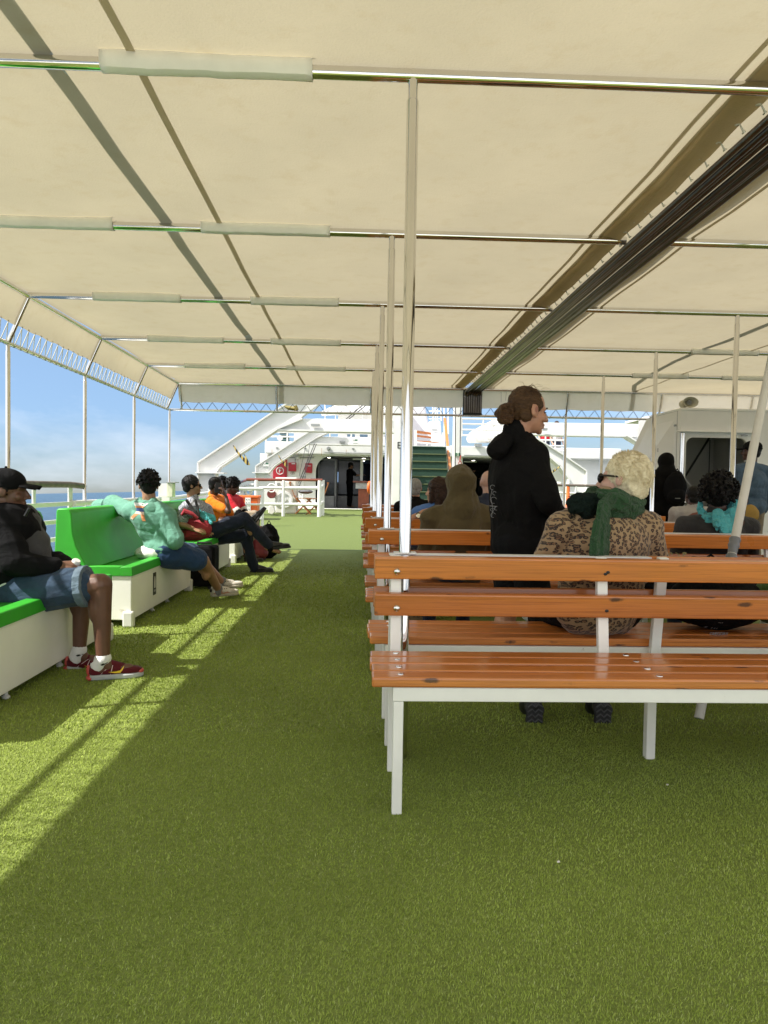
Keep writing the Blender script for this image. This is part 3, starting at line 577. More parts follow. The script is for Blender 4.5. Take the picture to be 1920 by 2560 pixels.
# columns
for x0, x1, lb in ((983, 1003, 'square white column with a black letter mark, left of the green stairs'), (1137, 1156, 'square white column with a red turnbuckle chain, right of the green stairs')):
    a = at(x0, 1000, 22.5); c = at(x1, 1000, 22.5); t = thing('column', ((a.x+c.x)/2, 22.7, deckz(22.5)), lb, 'column')
    MB().span((a.x, 22.5, deckz(22.5)), (c.x, 22.85, a.z+.5)).build('shaft', WHITE, t, .015)
    if x0 < 1000: text_mesh('E', .3, at(998, 1114, 22.49), (1, 0, 0), (0, 0, 1), 'lettering', BLACK, t)
    else:
        mb = MB().tube([at(1138.5, 1000, 22.4), at(1138, 1230, 22.4)], .014, 6).tube([at(1152, 1000, 22.4), at(1150, 1140, 22.4)], .014, 6); mb.build('wire', BLACK, t)
        mb = MB().tube([at(1152, 1138, 22.4), at(1150, 1150, 22.4)], .02, 6)
        for k in range(5): mb.tube(arcp(at(1150, 1152+k*5.5, 22.4), .045, 0, 6.283, 10, (1, 0, 0) if k % 2 else (.3, 1, 0), (0, 0, 1)), .012, 5, False)
        mb.build('chain', M('red_chain', (.36, .05, .03), .5), t); s_ = PB(1138, 1131.5, 1150, 1141, 22.47, .03, 'exit_sign', M('pale_green_sign', (.5, .62, .5), .5), t)
        for dx in (.06, -.05): MB().box(at(1144, 1136, 22.46)+V((dx, 0, 0)), (.05, .012, .09)).build('pictogram', M('dark_sign_green', (.03, .15, .06), .5), s_)
t = thing('life_ring', at(921, 1219, 22.6), 'orange lifebuoy partly hidden behind the steel posts', 'lifebuoy'); MB().tube(arcp(at(925, 1219, 22.6), .16, 0, 6.283, 24, (0.3, 1, 0), (0, 0, 1)), .05, 10, False).build('ring', ORANGE, t, 0, True)
# covered raft and clutter on the upper deck
t = thing('covered_raft', at(1240, 1100, 28), 'white crumpled cover over a raft on the upper deck', 'cover')
PP([(1180, 1102), (1180, 1088), (1187, 1074), (1232, 1050), (1300, 1044), (1330, 1060), (1330, 1102)], 28, 1.5, 'cover', M('crumpled_white_cover', (.78, .77, .72), .5, var=.3, vs=5, bs=4, bstr=1, bd=.3, stain=((.22, .2, .17), 5.5, .63)), t, .12)
# --- davit gantries
def flange(px, Y, wd, parent, mat=WHITE):
    for (p, q) in zip(px[:-1], px[1:]): MB().bar(at(*p, Y), at(*q, Y), .55, .045, (0, 0, 1)).build('flange', mat, parent)
def gantry(name, label, Y, outline, edges, beam, th=.3, inner=None):
    t = thing(name, at(outline[0][0], outline[0][1], Y), label, 'davit')
    PP(outline, Y, th, 'arm', WHITE, t, .02)
    for e in edges:
        for p, q in zip(e[:-1], e[1:]):
            a, c = at(*p, Y-.09), at(*q, Y-.09); d = (c-a).normalized(); nrm = V((-d.z, 0, d.x)); 
            MB().prism([a-nrm*.02, a+nrm*.02, c+nrm*.02, c-nrm*.02], (0, th+.18, 0)).build('flange', WHITE, t)
    if beam: PP(beam, Y+.05, th, 'beam', WHITE, t, .02); a, c = at(*beam[-1], Y-.02), at(*beam[-2], Y-.02); MB().span((a.x, Y-.06, a.z-.03), (c.x, Y+th+.1, a.z+.02)).build('beam_flange', WHITE, t)
    return t
big = gantry('davit', 'large white davit arm on the left, sloping up from the rail to a crossbeam', 20.2,
 [(495, 1300), (495, 1157), (665, 1043), (745, 990), (800, 1010), (752, 1045), (692, 1070), (545, 1166), (536, 1182), (536, 1300)],
 [[(494, 1290), (494, 1156), (664, 1042), (744, 990)], [(537, 1290), (537, 1184), (547, 1168), (693, 1072), (755, 1046)]], [(695, 1045), (985, 1050), (985, 1079), (690, 1074)])
PB(777, 1059.5, 799, 1065, 20.1, .12, 'light_fitting', GREYMETAL, big); PB(487, 1180, 560, 1184, 20.0, .5, 'step_plate', WHITE, big)
sm = gantry('davit', 'smaller white davit arm beyond the big one, in front of the red wall panel', 24.0,
 [(640, 1300), (640, 1166), (745, 1098), (800, 1062), (850, 1066), (790, 1092), (686, 1161), (668, 1183), (690, 1205), (690, 1300)],
 [[(639, 1290), (639, 1165), (744, 1097), (800, 1062)], [(669, 1184), (687, 1163), (790, 1094), (846, 1068)]], [(790, 1091), (985, 1096), (985, 1112), (768, 1109)])
PB(849, 1102, 863, 1107, 23.9, .12, 'light_fitting', GREYMETAL, sm); PB(630, 1180, 672, 1183, 23.85, .4, 'step_plate', WHITE, sm)
SG = M('green_safety_sign', (.02, .14, .07), .45)
for px, Y, par in (((660, 1157, 670.5, 1167), 23.93, sm), ((883, 1098.5, 893.5, 1108.5), 23.98, sm)):
    s_ = PB(*px, Y, .03, 'safety_sign', SG, par); c = at((px[0]+px[2])/2, (px[1]+px[3])/2, Y-.005); MB().box(c-V((0, 0, .02)), (.2, .012, .07)).box(c+V((-.04, 0, .06)), (.05, .012, .06)).build('pictogram', WHITE, s_)
rt = gantry('davit', 'white davit arm on the right, sloping down to the sea side beyond the standing man', 24.0,
 [(1300, 1068), (1333, 1088), (1411, 1138), (1466, 1177), (1466, 1290), (1424, 1290), (1424, 1196), (1400, 1162), (1361, 1128), (1290, 1092)],
 [[(1300, 1067), (1332, 1089), (1411, 1138), (1467, 1177), (1467, 1285)], [(1423, 1285), (1423, 1197), (1399, 1163), (1360, 1129)]], None)
PP([(1365, 1128), (1400, 1160), (1424, 1196), (1424, 1280), (1365, 1280)], 24.6, .1, 'side_plate', SHADEWALL, rt)
rb = gantry('davit', 'white gantry beam on the right, running behind the deck house with the door', 20.2,
 [(1608, 1056), (1690, 1100), (1760, 1160), (1760, 1290), (1705, 1290), (1705, 1180), (1640, 1130), (1568, 1086)],
 [[(1608, 1055), (1690, 1099), (1761, 1159)], [(1704, 1180), (1640, 1131), (1566, 1087)]], [(1330, 1056), (1612, 1060), (1590, 1089), (1325, 1085)])
PB(1358, 1070, 1369, 1076, 20.0, .15, 'light_fitting', GREYMETAL, rb)
# brass striped hooks hanging on the arms
def hook(pts, Y, label):
    t = thing('striped_hook', at(*pts[0], Y), label, 'hook'); m_, nt, b = new_mat('black_gold_stripes'); wv = nt.nodes.new('ShaderNodeTexWave'); wv.inputs['Scale'].default_value = 3.2; wv.inputs['Distortion'].default_value = 2
    L(nt, coords(nt), wv.inputs['Vector']); L(nt, ramp(nt, wv.outputs['Fac'], [(.45, (.015, .014, .01)), (.55, (.55, .40, .10))]), b.inputs['Base Color']); b.inputs['Roughness'].default_value = .35
    PP(pts, Y, .05, 'hook_plate', m_, t, .008); return t
hk = [(740, 745), (768, 762), (850, 880), (905, 940), (950, 975), (940, 925), (915, 898), (940, 900), (985, 980), (1030, 1080), (975, 1080), (920, 1020), (850, 930), (785, 840)]
hook([(470+x/6.636, 1000+y/6.636) for x, y in hk], 19.9, 'gold and black striped hook plate on the big left davit arm')
hook([(695+(x-740)/6.636*.55, 1137+(y-745)/6.636*.62) for x, y in hk], 23.7, 'gold and black striped hook plate on the smaller davit arm')
hook([(1402-(x-740)/6.636*.5, 1163+(y-745)/6.636*.36) for x, y in hk], 23.7, 'gold and black striped hook plate on the right davit arm')
# falls
t = thing('davit_rope', at(790, 1112, 23), 'dark davit ropes running down from the smaller gantry to the winch', 'rope')
for p, q in (((791, 1110, 23.9), (733, 1252, 22)), ((786, 1110, 23.9), (729, 1250, 22)), ((774, 1112, 23.9), (762, 1200, 22.5)), ((765, 1112, 23.9), (748, 1190, 22.5))): MB().tube([at(*p), at(*q)], .013 if p[0] > 780 else .007, 6).build('rope_fall', BLACK, t, 0, True)
t = thing('twisted_tarp', at(680, 1018, 12.1), 'rolled olive tarp tied on the front awning rail', 'tarp')
MB().tube([at(712, 1016, 12), at(722, 1020, 12), at(735, 1022, 12), at(742, 1017, 12)], [.015, .035, .03, .02], 8).tube([at(738, 1014, 12), at(741, 1024, 12), at(737, 1030, 12)], [.03, .035, .01], 8).build('roll', M('olive_tarp', (.32, .26, .08), .7), t, 0, True)
# --- front railing, winch, chairs, bin
Y0 = 20.0; t = thing('front_railing', at(760, 1296, Y0), 'white railing with a red-brown top rail in front of the winch', 'railing')
za = deckz(Y0)
def rl(pts, r, nm, mat): MB().tube([at(*p) for p in pts], r, 8).build(nm, mat, t, 0, True)
rl([(575, 1219, 21.5), (598, 1207, 20.8), (618, 1199, Y0), (712, 1199.5, Y0), (806, 1200, Y0)], .035, 'handrail', REDWOOD)
for y in (1219, 1260): rl([(640, y, Y0), (712, y+.8, Y0), (801, y+1, Y0), (808, y-6, 20.8)], .04, 'rail_tube', WHITE)
for x, Yp, yt in ((641, Y0, 1200), (709, Y0, 1200), (799, Y0, 1201), (807, 20.8, 1200)):
    a = at(x, yt, Yp); MB().tube([a, (a.x, a.y, deckz(Yp)+.003)], .055 if x != 709 else .045, 10).build('rail_post', WHITE, t, 0, True)
for y in (1219, 1232): rl([(592, y+3, 21.3), (618, y-6, 20.4), (641, y-8, Y0)], .03, 'rail_tube', WHITE)
for x in (603, 614, 626): a = at(x, 1212, 20.7); MB().tube([a, (a.x, a.y, deckz(20.7)+.2)], .03, 8).build('rail_post', WHITE, t, 0, True)
for x in (601, 622): MB().tube(arcp(at(x, 1229, 20.6), .09, 0, 6.283, 16, (1, 0, 0), (0, 0, 1)), .03, 8, False).build('fairlead_ring', WHITE, t, 0, True)
t = thing('winch', at(715, 1285, 21.6), 'white deck winch with a round drum behind the front railing', 'winch')
a = at(688, 1193, 21.6); c = at(742, 1193, 21.6); zb_ = deckz(21.6)
MB().span((a.x, 21.6, zb_), (c.x, 22.3, a.z)).build('casing', WARMWHITE, t, .04)
MB().lathe(at(713, 1249, 21.62), (0, -1, 0), [(.001, .16), (.05, .16), (.06, .10), (.15, .10), (.17, .13), (.235, .13), (.24, .10), (.2, 0)], 28).build('drum', WHITE, t, 0, True)
MB().lathe(at(716, 1213, 21.62), (0, -1, 0), [(.001, .09), (.10, .09), (.13, .05), (.13, 0)], 24).build('gear_cover', WARMWHITE, t, 0, True)
MB().lathe(at(680, 1235, 21.7), (0, -1, 0), [(.001, .2), (.12, .2), (.13, .17), (.13, -.2)], 20).build('brake_drum', M('dark_red_drum', (.16, .03, .025), .5), t, 0, True)
MB().tube(arcp(at(679, 1220, 21.4), .12, 0, 6.283, 20, (1, 0, 0), (0, 0, 1)), .022, 8, False).build('hand_wheel', WHITE, t, 0, True)
PP([(672, 1265), (683, 1262), (688, 1280), (680, 1287), (670, 1283)], 21.2, .2, 'foot_bracket', WARMWHITE, t, .02)
PB(693, 1207, 699, 1213, 21.55, .1, 'valve', GREYMETAL, t)
def folding_chair(x0, Y, flip, label):
    t = thing('folding_chair', (at(x0, 1285, Y).x, Y, deckz(Y)), label, 'chair'); b0 = at(x0, 1285, Y); z0 = deckz(Y); s = -1 if flip else 1; X = b0.x
    for dy in (0, .42):
        MB().bar((X-.22*s, Y+dy, z0), (X+.22*s, Y+dy, z0+.46), .03, .045, (0, 1, 0)).build('leg', TEAK, t); MB().bar((X+.24*s, Y+dy+.03, z0), (X-.2*s, Y+dy+.03, z0+.46), .03, .045, (0, 1, 0)).build('leg', TEAK, t)
    for k in range(5): MB().span((X-.24+.1*k, Y-.02, z0+.46), (X-.17+.1*k, Y+.47, z0+.482)).build('seat_slat', TEAK, t)
    for k in range(5): MB().bar((X+.25*s, Y+.03+.1*k, z0+.48), (X+.42*s, Y+.03+.1*k, z0+.95), .05, .018, (1, 0, 0)).build('back_slat', TEAK, t)
    for zq in (.52, .93): MB().span((X+(.26 if zq < .6 else .40)*s-.02, Y, z0+zq-.02), (X+(.26 if zq < .6 else .40)*s+.02, Y+.46, z0+zq+.03)).build('back_rail', TEAK, t)
folding_chair(758, 21.5, True, 'teak folding chair by the winch, with a grey cover lying on it'); folding_chair(784, 21.2, False, 'teak folding chair nearest the dark doorway, its leg sticking out')
t = thing('grey_cover', at(760, 1230, 21.6), 'crumpled grey cover lying on a teak folding chair', 'cover'); MB().ell(at(764, 1229, 21.75), (.22, .2, .07), None, 14, 8).build('cloth', M('grey_tarp', (.12, .12, .13), .6, bs=12, bstr=1, bd=.05), t, 0, True)
t = thing('orange_bin', at(620, 1292, 18.6), 'orange plastic bin with a white perforated bracket beside the tube railing', 'bin')
za = deckz(18.6); a = at(598, 1240, 18.6); c = at(645, 1240, 18.6)
MB().prism([(a.x+.05, 18.6, za), (c.x-.05, 18.6, za), (c.x, 18.6, a.z-.05), (a.x, 18.6, a.z-.05)], (0, .5, 0)).build('tub', ORANGE, t, .02); MB().span((a.x-.03, 18.57, a.z-.05), (c.x+.03, 19.13, a.z+.02)).build('lid', ORANGE, t, .02)
br = PB(613, 1244, 626, 1282, 18.5, .06, 'bracket', WHITE, t)
for i in range(2):
    for j in range(4): MB().lathe(at(616.5+6*i, 1249+8*j, 18.495), (0, -1, 0), [(.001, .002), (.012, .002), (.012, 0)], 8).build('hole', BLACK, br)
t = thing('control_box', at(424, 1245, 11.2), 'cream control box on a flat panel at the ship rail behind the mint hoodie', 'box')
PB(396, 1209, 417, 1243, 11.15, .05, 'panel', WHITE, t, .005); PB(416.5, 1207, 432, 1243, 11.05, .16, 'box_body', M('cream_box', (.66, .66, .52), .45), t, .01); PB(414, 1204.5, 438, 1207, 11.0, .24, 'box_lid', GREYMETAL, t, .004); PB(404, 1243, 424, 1262, 11.15, .06, 'bracket', WHITE, t)
# bar counter inside
t = thing('bar_counter', at(905, 1281, 26.6), 'wood panelled bar counter with a white lamp stand in the doorway', 'counter')
PB(896, 1222, 922, 1276, 26.6, .7, 'counter_panel', M('counter_wood', (.28, .07, .03), .4, var=.2), t); PB(889, 1207, 920, 1222, 26.5, .8, 'apron', M('counter_apron', (.45, .45, .46), .5), t); PB(882, 1202, 922, 1207, 26.4, 1.0, 'counter_top', REDWOOD, t, .01)
PB(901, 1149, 907, 1202, 26.9, .08, 'lamp_stand', SHADEWALL, t); PB(882, 1146, 924, 1149.5, 26.8, .3, 'lamp_bar', SHADEWALL, t); PB(894, 1275, 922, 1281, 26.55, .7, 'plinth', SHADEWALL, t)
PB(1160, 1153, 1192, 1156, 27, .2, 'shelf', SHADEWALL, dh)
# right fore deck clutter
t = thing('white_locker', at(1395, 1260, 18.5), 'low white locker and pipes on the fore deck beyond the standing man', 'locker')
PB(1366, 1204, 1404, 1216, 19, .4, 'lid', WHITE, t, .03); PB(1370, 1216, 1400, 1300, 19.05, .35, 'locker_body', SHADEWALL, t); MB().tube([at(1372, 1232, 18.7), at(1430, 1233, 18.7), at(1470, 1236, 18.7)], .03, 8).build('pipe', WHITE, t, 0, True)
MB().tube([at(1375, 1236, 18.6), at(1388, 1242, 18.6), at(1394, 1262, 18.6)], .06, 10).build('elbow_pipe', WHITE, t, 0, True)
t = thing('orange_canister', at(1420, 1262, 18), 'orange canister standing on the right fore deck', 'canister'); a = at(1420, 1236, 18); MB().lathe((a.x, a.y, deckz(18)), (0, 0, 1), [(.001, 0), (.11, 0), (.11, .5), (.05, .58), (.04, a.z), (.001, a.z)], 16).build('canister', ORANGE, t, 0, True)
t = thing('dark_handrail', at(1420, 1213, 16.5), 'thin dark handrail crossing the right fore deck', 'railing')
MB().tube([at(1360, 1212, 16.5), at(1620, 1217, 16.5)], .03, 8).build('handrail', GREYWOOD, t, 0, True)
for x in (1385, 1440, 1500, 1560): a = at(x, 1214, 16.5); MB().tube([a, (a.x, a.y, deckz(16.5))], .025, 8).build('rail_post', WHITE, t, 0, True)
# --- deck entrance house on the right
YH = 10.72; t = thing('entrance_house', (5.6, YH+.8, 0), 'white entrance house with a dark rounded doorway and a sloping left side', 'deckhouse')
xl = at(1702, 1026, YH).x; zt = at(1702, 1026, YH).z; xr = at(1905, 1029, YH).x; dl = at(1716, 1093, YH).x; dr = at(1868, 1096, YH).x; dt = at(1716, 1093, YH).z
cr = .11
MB().span((xl, YH, 0), (dl, YH+.06, zt)).build('front_wall', SHADEWALL, t); MB().span((dr, YH, 0), (xr+1.4, YH+.06, zt)).build('front_wall', SHADEWALL, t)
mb = MB().span((dl+cr, YH, dt), (dr-cr, YH+.06, zt))
for s_, xx in ((1, dl), (-1, dr)): mb.prism([(xx, YH, zt), (xx, YH, dt-cr)]+[(xx+s_*(cr-cr*math.cos(a*.1571)), YH, dt-cr+cr*math.sin(a*.1571)) for a in range(1, 11)]+[(xx+s_*cr, YH, zt)], (0, .06, 0))
mb.build('front_wall', SHADEWALL, t)
e1 = at(1617, 1047, 11.45); e2 = at(1577, 1132, 11.6); sl = (e2-e1); e3 = e1+sl*((e1.z)/(e1.z-e2.z))
mb = MB().prism([(xl, YH+.002, zt), e1, e3, (xl, YH+.002, 0)], (.02, .05, 0)); mb.build('side_wall', SHADEWALL, t)
GREYIN = M('grey_inner_wall', (.46, .45, .44), .55, var=.08, vs=2)
MB().span((dl-.1, 12.3, 0), (dr+.3, 12.35, zt)).build('inner_wall', GREYIN, t); MB().span((dl-.12, YH+.06, 0), (dl-.1, 12.3, zt)).build('inner_wall', GREYIN, t); MB().span((dr+.28, YH+.06, 0), (dr+.3, 12.3, zt)).build('inner_wall', GREYIN, t)
MB().span((xl, YH-.01, zt), (xr+1.4, 13, zt+.04)).build('roof', SHADEWALL, t, .01)
for x in (1775, 1840): a = at(x, 1100, 12.29); MB().span((a.x-.006, 12.285, 0), (a.x+.006, 12.299, a.z)).build('panel_seam', DARK, t)
MB().tube([at(1775, 1092, 11.9), at(1700, 1212, 11.9)], .018, 8).build('inner_handrail', BLACK, t, 0, True)
PB(1694, 1076, 1893, 1083, YH-.07, .07, 'gutter', SHADEWALL, t, .004); a = at(1707, 1083, YH-.05); MB().tube([a, (a.x, a.y, 0)], .028, 12).build('drain_pipe', STEEL, t, 0, True)
PB(1856, 1087, 1869, 1090, YH-.03, .03, 'door_catch', GREYMETAL, t); PB(1688, 1061, 1697, 1066, 10.8, .05, 'latch', GREYMETAL, t)
def face(x, y):
    p0, p1 = V((xl, YH, 0)), V((e1.x, e1.y, 0)); d = ray(x, y); nrm = (p1-p0).cross(V((0, 0, 1))).normalized(); return CAM + d*((p0-CAM).dot(nrm)/d.dot(nrm)) - nrm*(.03 if nrm.y > 0 else -.03)
t = thing('notice_board', face(1625, 1250), 'glass notice board with printed sheets on the sloping side of the entrance house', 'notice board')
PAPER = M('notice_paper', (.62, .70, .68), .3, var=.05); INK = M('grey_print', (.22, .26, .28), .5)
q = [face(1592, 1131), face(1652, 1126), face(1652, 1262), face(1592, 1268)]; off = V((-.01, -.015, 0)); MB().prism(q, off).build('board', PAPER, t)
for i in range(9):
    y = 1139+i*13.5+(i % 3); x0 = 1598+(i*7) % 12; x1 = 1646-(i*11) % 17
    MB().prism([face(x0, y)+off*1.3, face(x1, y-.6)+off*1.3, face(x1, y+3.4)+off*1.3, face(x0, y+4)+off*1.3], off*.3).build('print_line', INK, t)
MB().tube([face(1590, 1131)+off*1.5, face(1656, 1124)+off*1.5], .014, 6).build('board_rail', BLACK, t); MB().tube([face(1588, 1243)+off*1.5, face(1650, 1238)+off*1.5], .01, 6).build('board_rail', BLACK, t)
for x, y in ((1593, 1131), (1652, 1126), (1592, 1243)): MB().box(face(x, y)+off*2, (.05, .05, .06)).build('clip', BLACK, t)
c = at(1717, 1008, YH+.15); t = thing('loudspeaker', (c.x, c.y, zt+.04), 'beige horn loudspeaker standing on the entrance house roof', 'loudspeaker'); HORN = M('beige_horn', (.50, .47, .36), .45)
mb = MB().lathe((0, 0, 0), (0, -1, 0), [(.012, -.02), (.03, -.02), (.045, .02), (.075, .08), (.118, .125), (.122, .13), (.118, .134), (.10, .128), (.06, .07), (.035, .0), (.001, -.005)], 28); mb.v = [V((c.x+p.x, c.y+p.y, c.z+p.z*.68)) for p in mb.v]; mb.build('horn', HORN, t, 0, True)
for r_ in (.032, .018): MB().tube(arcp(c+V((0, -.09, 0)), r_, 0, 6.283, 20, (1, 0, 0), (0, 0, .9)), .006, 6, False).build('inner_ring', GREYMETAL, t, 0, True)
MB().lathe(c+V((0, .02, 0)), (0, 1, 0), [(.03, -.01), (.06, 0), (.06, .12), (.001, .13)], 18).build('driver', HORN, t, 0, True); MB().span((c.x-.06, c.y-.03, zt+.04), (c.x+.06, c.y+.03, c.z-.07)).build('bracket', GREYMETAL, t, .005)
# --- leaning painted pole with tape
a = at(1806, 1505, 3.62); c = at(1922, 930, 4.08); d = (c-a).normalized(); t = thing('leaning_pole', V(a)-d*(a.z/d.z), 'leaning white rust-spotted pole with its lower end wrapped in grey duct tape', 'pole')
lo = a-d*((a.z-.003)/d.z); hi = a+d*((2.68-a.z)/d.z); tp = at(1843, 1345, 3.75)
MB().tube([lo, hi], .0225, 16).build('pole_shaft', RUSTYWHITE, t, 0, True)
st_, en = a-d*.10, a+d*((tp.z-a.z)/d.z); mb = MB(); n = 40
mb.tube([st_.lerp(en, i/n) for i in range(n+1)], [.0235+.006*abs(math.sin(i*.19))+.0022*math.sin(i*2.3)+.0015*math.sin(i*5.1) for i in range(n+1)], 16); mb.build('tape_wrap', TAPE, t, 0, True)
e0 = tp+d*.04; mb = MB()
for k in range(8): mb.ell(e0+d*(.03+.022*k)+V((-.008+.012*math.sin(k*2.1), -.019, 0)), (.007+.003*math.sin(k*1.3), .005, .017), None, 8, 6)
mb.build('rust_patch', M('bare_rust', (.07, .025, .012), .8, bs=40, bstr=.5), t, 0, True)
# ------------------------------------------------------------------ people
def skin_mat(name, c):
    m, nt, b = new_mat(name); vec = coords(nt); n1 = noise(nt, vec, 18, 5)
    col = ramp(nt, n1, [(.3, tuple(x*.85 for x in c)), (.7, tuple(min(1, x*1.1) for x in c))]); L(nt, col, b.inputs['Base Color'])
    b.inputs['Roughness'].default_value = .48; b.inputs['Subsurface Weight'].default_value = .08; b.inputs['Subsurface Radius'].default_value = (.02, .008, .004)
    bump(nt, b, noise(nt, vec, 160, 3), .12, .002); return m
FAIR = skin_mat('fair_skin', (.47, .235, .145)); PALE = skin_mat('pale_skin', (.56, .33, .25)); OLIVES = skin_mat('tanned_skin', (.36, .19, .11)); BROWN = skin_mat('brown_skin', (.13, .06, .036)); DEEP = skin_mat('dark_brown_skin', (.085, .038, .024))
def hair_mat(name, c, hi, sc_=(60, 60, 8), rough=.5):
    m, nt, b = new_mat(name); n1 = noise(nt, coords(nt, sc_), 2.2, 5, .65, 1.0)
    L(nt, ramp(nt, n1, [(.3, c), (.72, hi)]), b.inputs['Base Color']); b.inputs['Roughness'].default_value = rough; b.inputs['Specular IOR Level'].default_value = .2; bump(nt, b, n1, .9, .006); return m
HBLACK = hair_mat('black_hair', (.004, .0035, .0035), (.012, .010, .009)); HBROWN = hair_mat('dark_brown_hair', (.018, .009, .006), (.06, .03, .018)); HGREY = hair_mat('grey_hair', (.16, .15, .14), (.42, .40, .38)); HBLOND = hair_mat('platinum_hair', (.60, .50, .31), (.90, .82, .60), (34, 34, 34)); HDIRTY = hair_mat('dark_blond_hair', (.022, .011, .006), (.12, .062, .027), (12, 40, 70))
def cloth(name, c, rough=.85, var=.12, weave=220, wstr=.25, fold=7, fstr=.45):
    m, nt, b = new_mat(name); vec = coords(nt)
    L(nt, ramp(nt, noise(nt, vec, 9, 5), [(.3, tuple(x*(1-var) for x in c)), (.7, tuple(min(1, x*(1+var)) for x in c))]), b.inputs['Base Color'])
    b.inputs['Roughness'].default_value = rough; b.inputs['Sheen Weight'].default_value = .0 if max(c) < .02 else .1; b.inputs['Specular IOR Level'].default_value = .12 if max(c) < .02 else .25
    ad = N(nt, 'ShaderNodeMath', operation='MULTIPLY_ADD'); ad.inputs[1].default_value = 6; L(nt, noise(nt, vec, fold, 3, .5, 1.2), ad.inputs[0]); L(nt, noise(nt, vec, weave, 2), ad.inputs[2]); bump(nt, b, ad.outputs[0], fstr, .008); return m
BLACKFLEECE = cloth('black_fleece', (.006, .0055, .0055)); BLACKCOTTON = cloth('black_cotton', (.006, .006, .007)); NAVY = cloth('navy_cotton', (.025, .03, .05)); OLIVE = cloth('olive_canvas', (.095, .07, .03)); MINT = cloth('mint_sweatshirt', (.135, .32, .24)); BLUESHIRT = cloth('blue_shirt', (.08, .17, .42)); CHARCOAL = cloth('charcoal_fleece', (.035, .034, .034)); PALEJACKET = cloth('pale_grey_jacket', (.42, .39, .37)); TURQ = cloth('turquoise_scarf', (.10, .48, .52), fold=22, fstr=.9); GREENSCARF = cloth('green_scarf', (.025, .075, .028), fold=24, fstr=1.0); DARKSCARF = cloth('dark_fringed_scarf', (.008, .016, .013), fold=30, fstr=1.0); DENIM = cloth('blue_denim', (.030, .056, .098), var=.35, weave=350); DENIMJ = cloth('mid_blue_denim_jacket', (.065, .105, .16), var=.35, weave=350); DARKDENIM = cloth('dark_denim', (.014, .02, .04), var=.3); BLUESHORTS = cloth('navy_blue_shorts', (.02, .05, .12)); ORANGET = cloth('orange_polo', (.80, .20, .008)); REDT = cloth('red_sweatshirt', (.55, .015, .03)); BEIGE = cloth('beige_trousers', (.36, .29, .21)); WHITET = cloth('white_t_shirt', (.70, .70, .66)); DENIMCUFF = cloth('pale_denim_cuff', (.11, .155, .20), var=.3); TANP = cloth('tan_trousers', (.22, .17, .11)); GREYSHIRT = cloth('grey_t_shirt', (.055, .055, .058)); WINE = cloth('wine_mesh', (.10, .006, .013), weave=300, wstr=.6); SOLE = M('grey_foam_sole', (.40, .42, .43), .6, bs=40, bstr=.4); CORAL = M('coral_rubber', (.50, .075, .06), .5); YELLOW = M('yellow_print', (.85, .55, .04), .5); CREAMSHOE = cloth('cream_suede', (.58, .54, .46)); LEATHER = M('black_leather', (.012, .012, .013), .3); SOCK = cloth('white_sock', (.78, .78, .78)); LENS = M('sunglass_lens', (.006, .006, .008), .06); EYEW = M('eye_white', (.55, .52, .5), .25); IRIS = M('dark_iris', (.02, .015, .012), .15); REDBAG = cloth('red_backpack_nylon', (.36, .03, .045), .6); LIPS = M('lip_skin', (.40, .15, .12), .45)
# leopard print
m, nt, b = new_mat('leopard_print'); vec = coords(nt); wv = N(nt, 'ShaderNodeVectorMath', operation='ADD'); nz = nt.nodes.new('ShaderNodeTexNoise'); nz.inputs['Scale'].default_value = 42; nz.inputs['Detail'].default_value = 2
L(nt, vec, nz.inputs['Vector']); sc2 = N(nt, 'ShaderNodeVectorMath', operation='SCALE'); sc2.inputs['Scale'].default_value = .014; L(nt, nz.outputs['Color'], sc2.inputs[0]); L(nt, vec, wv.inputs[0]); L(nt, sc2.outputs[0], wv.inputs[1])
sp_ = nt.nodes.new('ShaderNodeSeparateXYZ'); L(nt, wv.outputs[0], sp_.inputs[0]); cx_ = nt.nodes.new('ShaderNodeCombineXYZ'); ma = N(nt, 'ShaderNodeMath', operation='MULTIPLY_ADD'); ma.inputs[1].default_value = .7; L(nt, sp_.outputs['Y'], ma.inputs[0]); L(nt, sp_.outputs['X'], ma.inputs[2]); L(nt, ma.outputs[0], cx_.inputs['X']); L(nt, sp_.outputs['Z'], cx_.inputs['Y'])
vo = nt.nodes.new('ShaderNodeTexVoronoi'); vo.voronoi_dimensions = '2D'; vo.inputs['Scale'].default_value = 56; L(nt, cx_.outputs[0], vo.inputs['Vector'])
base = ramp(nt, vo.outputs['Distance'], [(0, (.17, .08, .035)), (.25, (.21, .115, .052)), (.42, (.31, .205, .105))])
ring = ramp(nt, vo.outputs['Distance'], [(.12, 0), (.17, 1), (.38, 1), (.43, 0)]); gaps = ramp(nt, noise(nt, vec, 85, 1), [(.36, 0), (.42, 1)])
mm = N(nt, 'ShaderNodeMath', operation='MULTIPLY'); L(nt, ring, mm.inputs[0]); L(nt, gaps, mm.inputs[1])
L(nt, mixc(nt, mm.outputs[0], base, (.022, .011, .008)), b.inputs['Base Color']); b.inputs['Roughness'].default_value = .8; b.inputs['Sheen Weight'].default_value = .2; bump(nt, b, noise(nt, vec, 9, 4, .5, 1.5), .5, .02); LEOPARD = m
m, nt, b = new_mat('fine_patterned_shirt'); ck = nt.nodes.new('ShaderNodeTexChecker'); ck.inputs['Scale'].default_value = 80; ck.inputs['Color1'].default_value = (.5, .52, .56, 1); ck.inputs['Color2'].default_value = (.10, .11, .15, 1); L(nt, coords(nt, (1, 1, 1.3)), ck.inputs['Vector']); L(nt, ck.outputs[0], b.inputs['Base Color']); b.inputs['Roughness'].default_value = .85; bump(nt, b, noise(nt, coords(nt), 9, 4, .5, 1.5), .5, .02); PATTERN = m
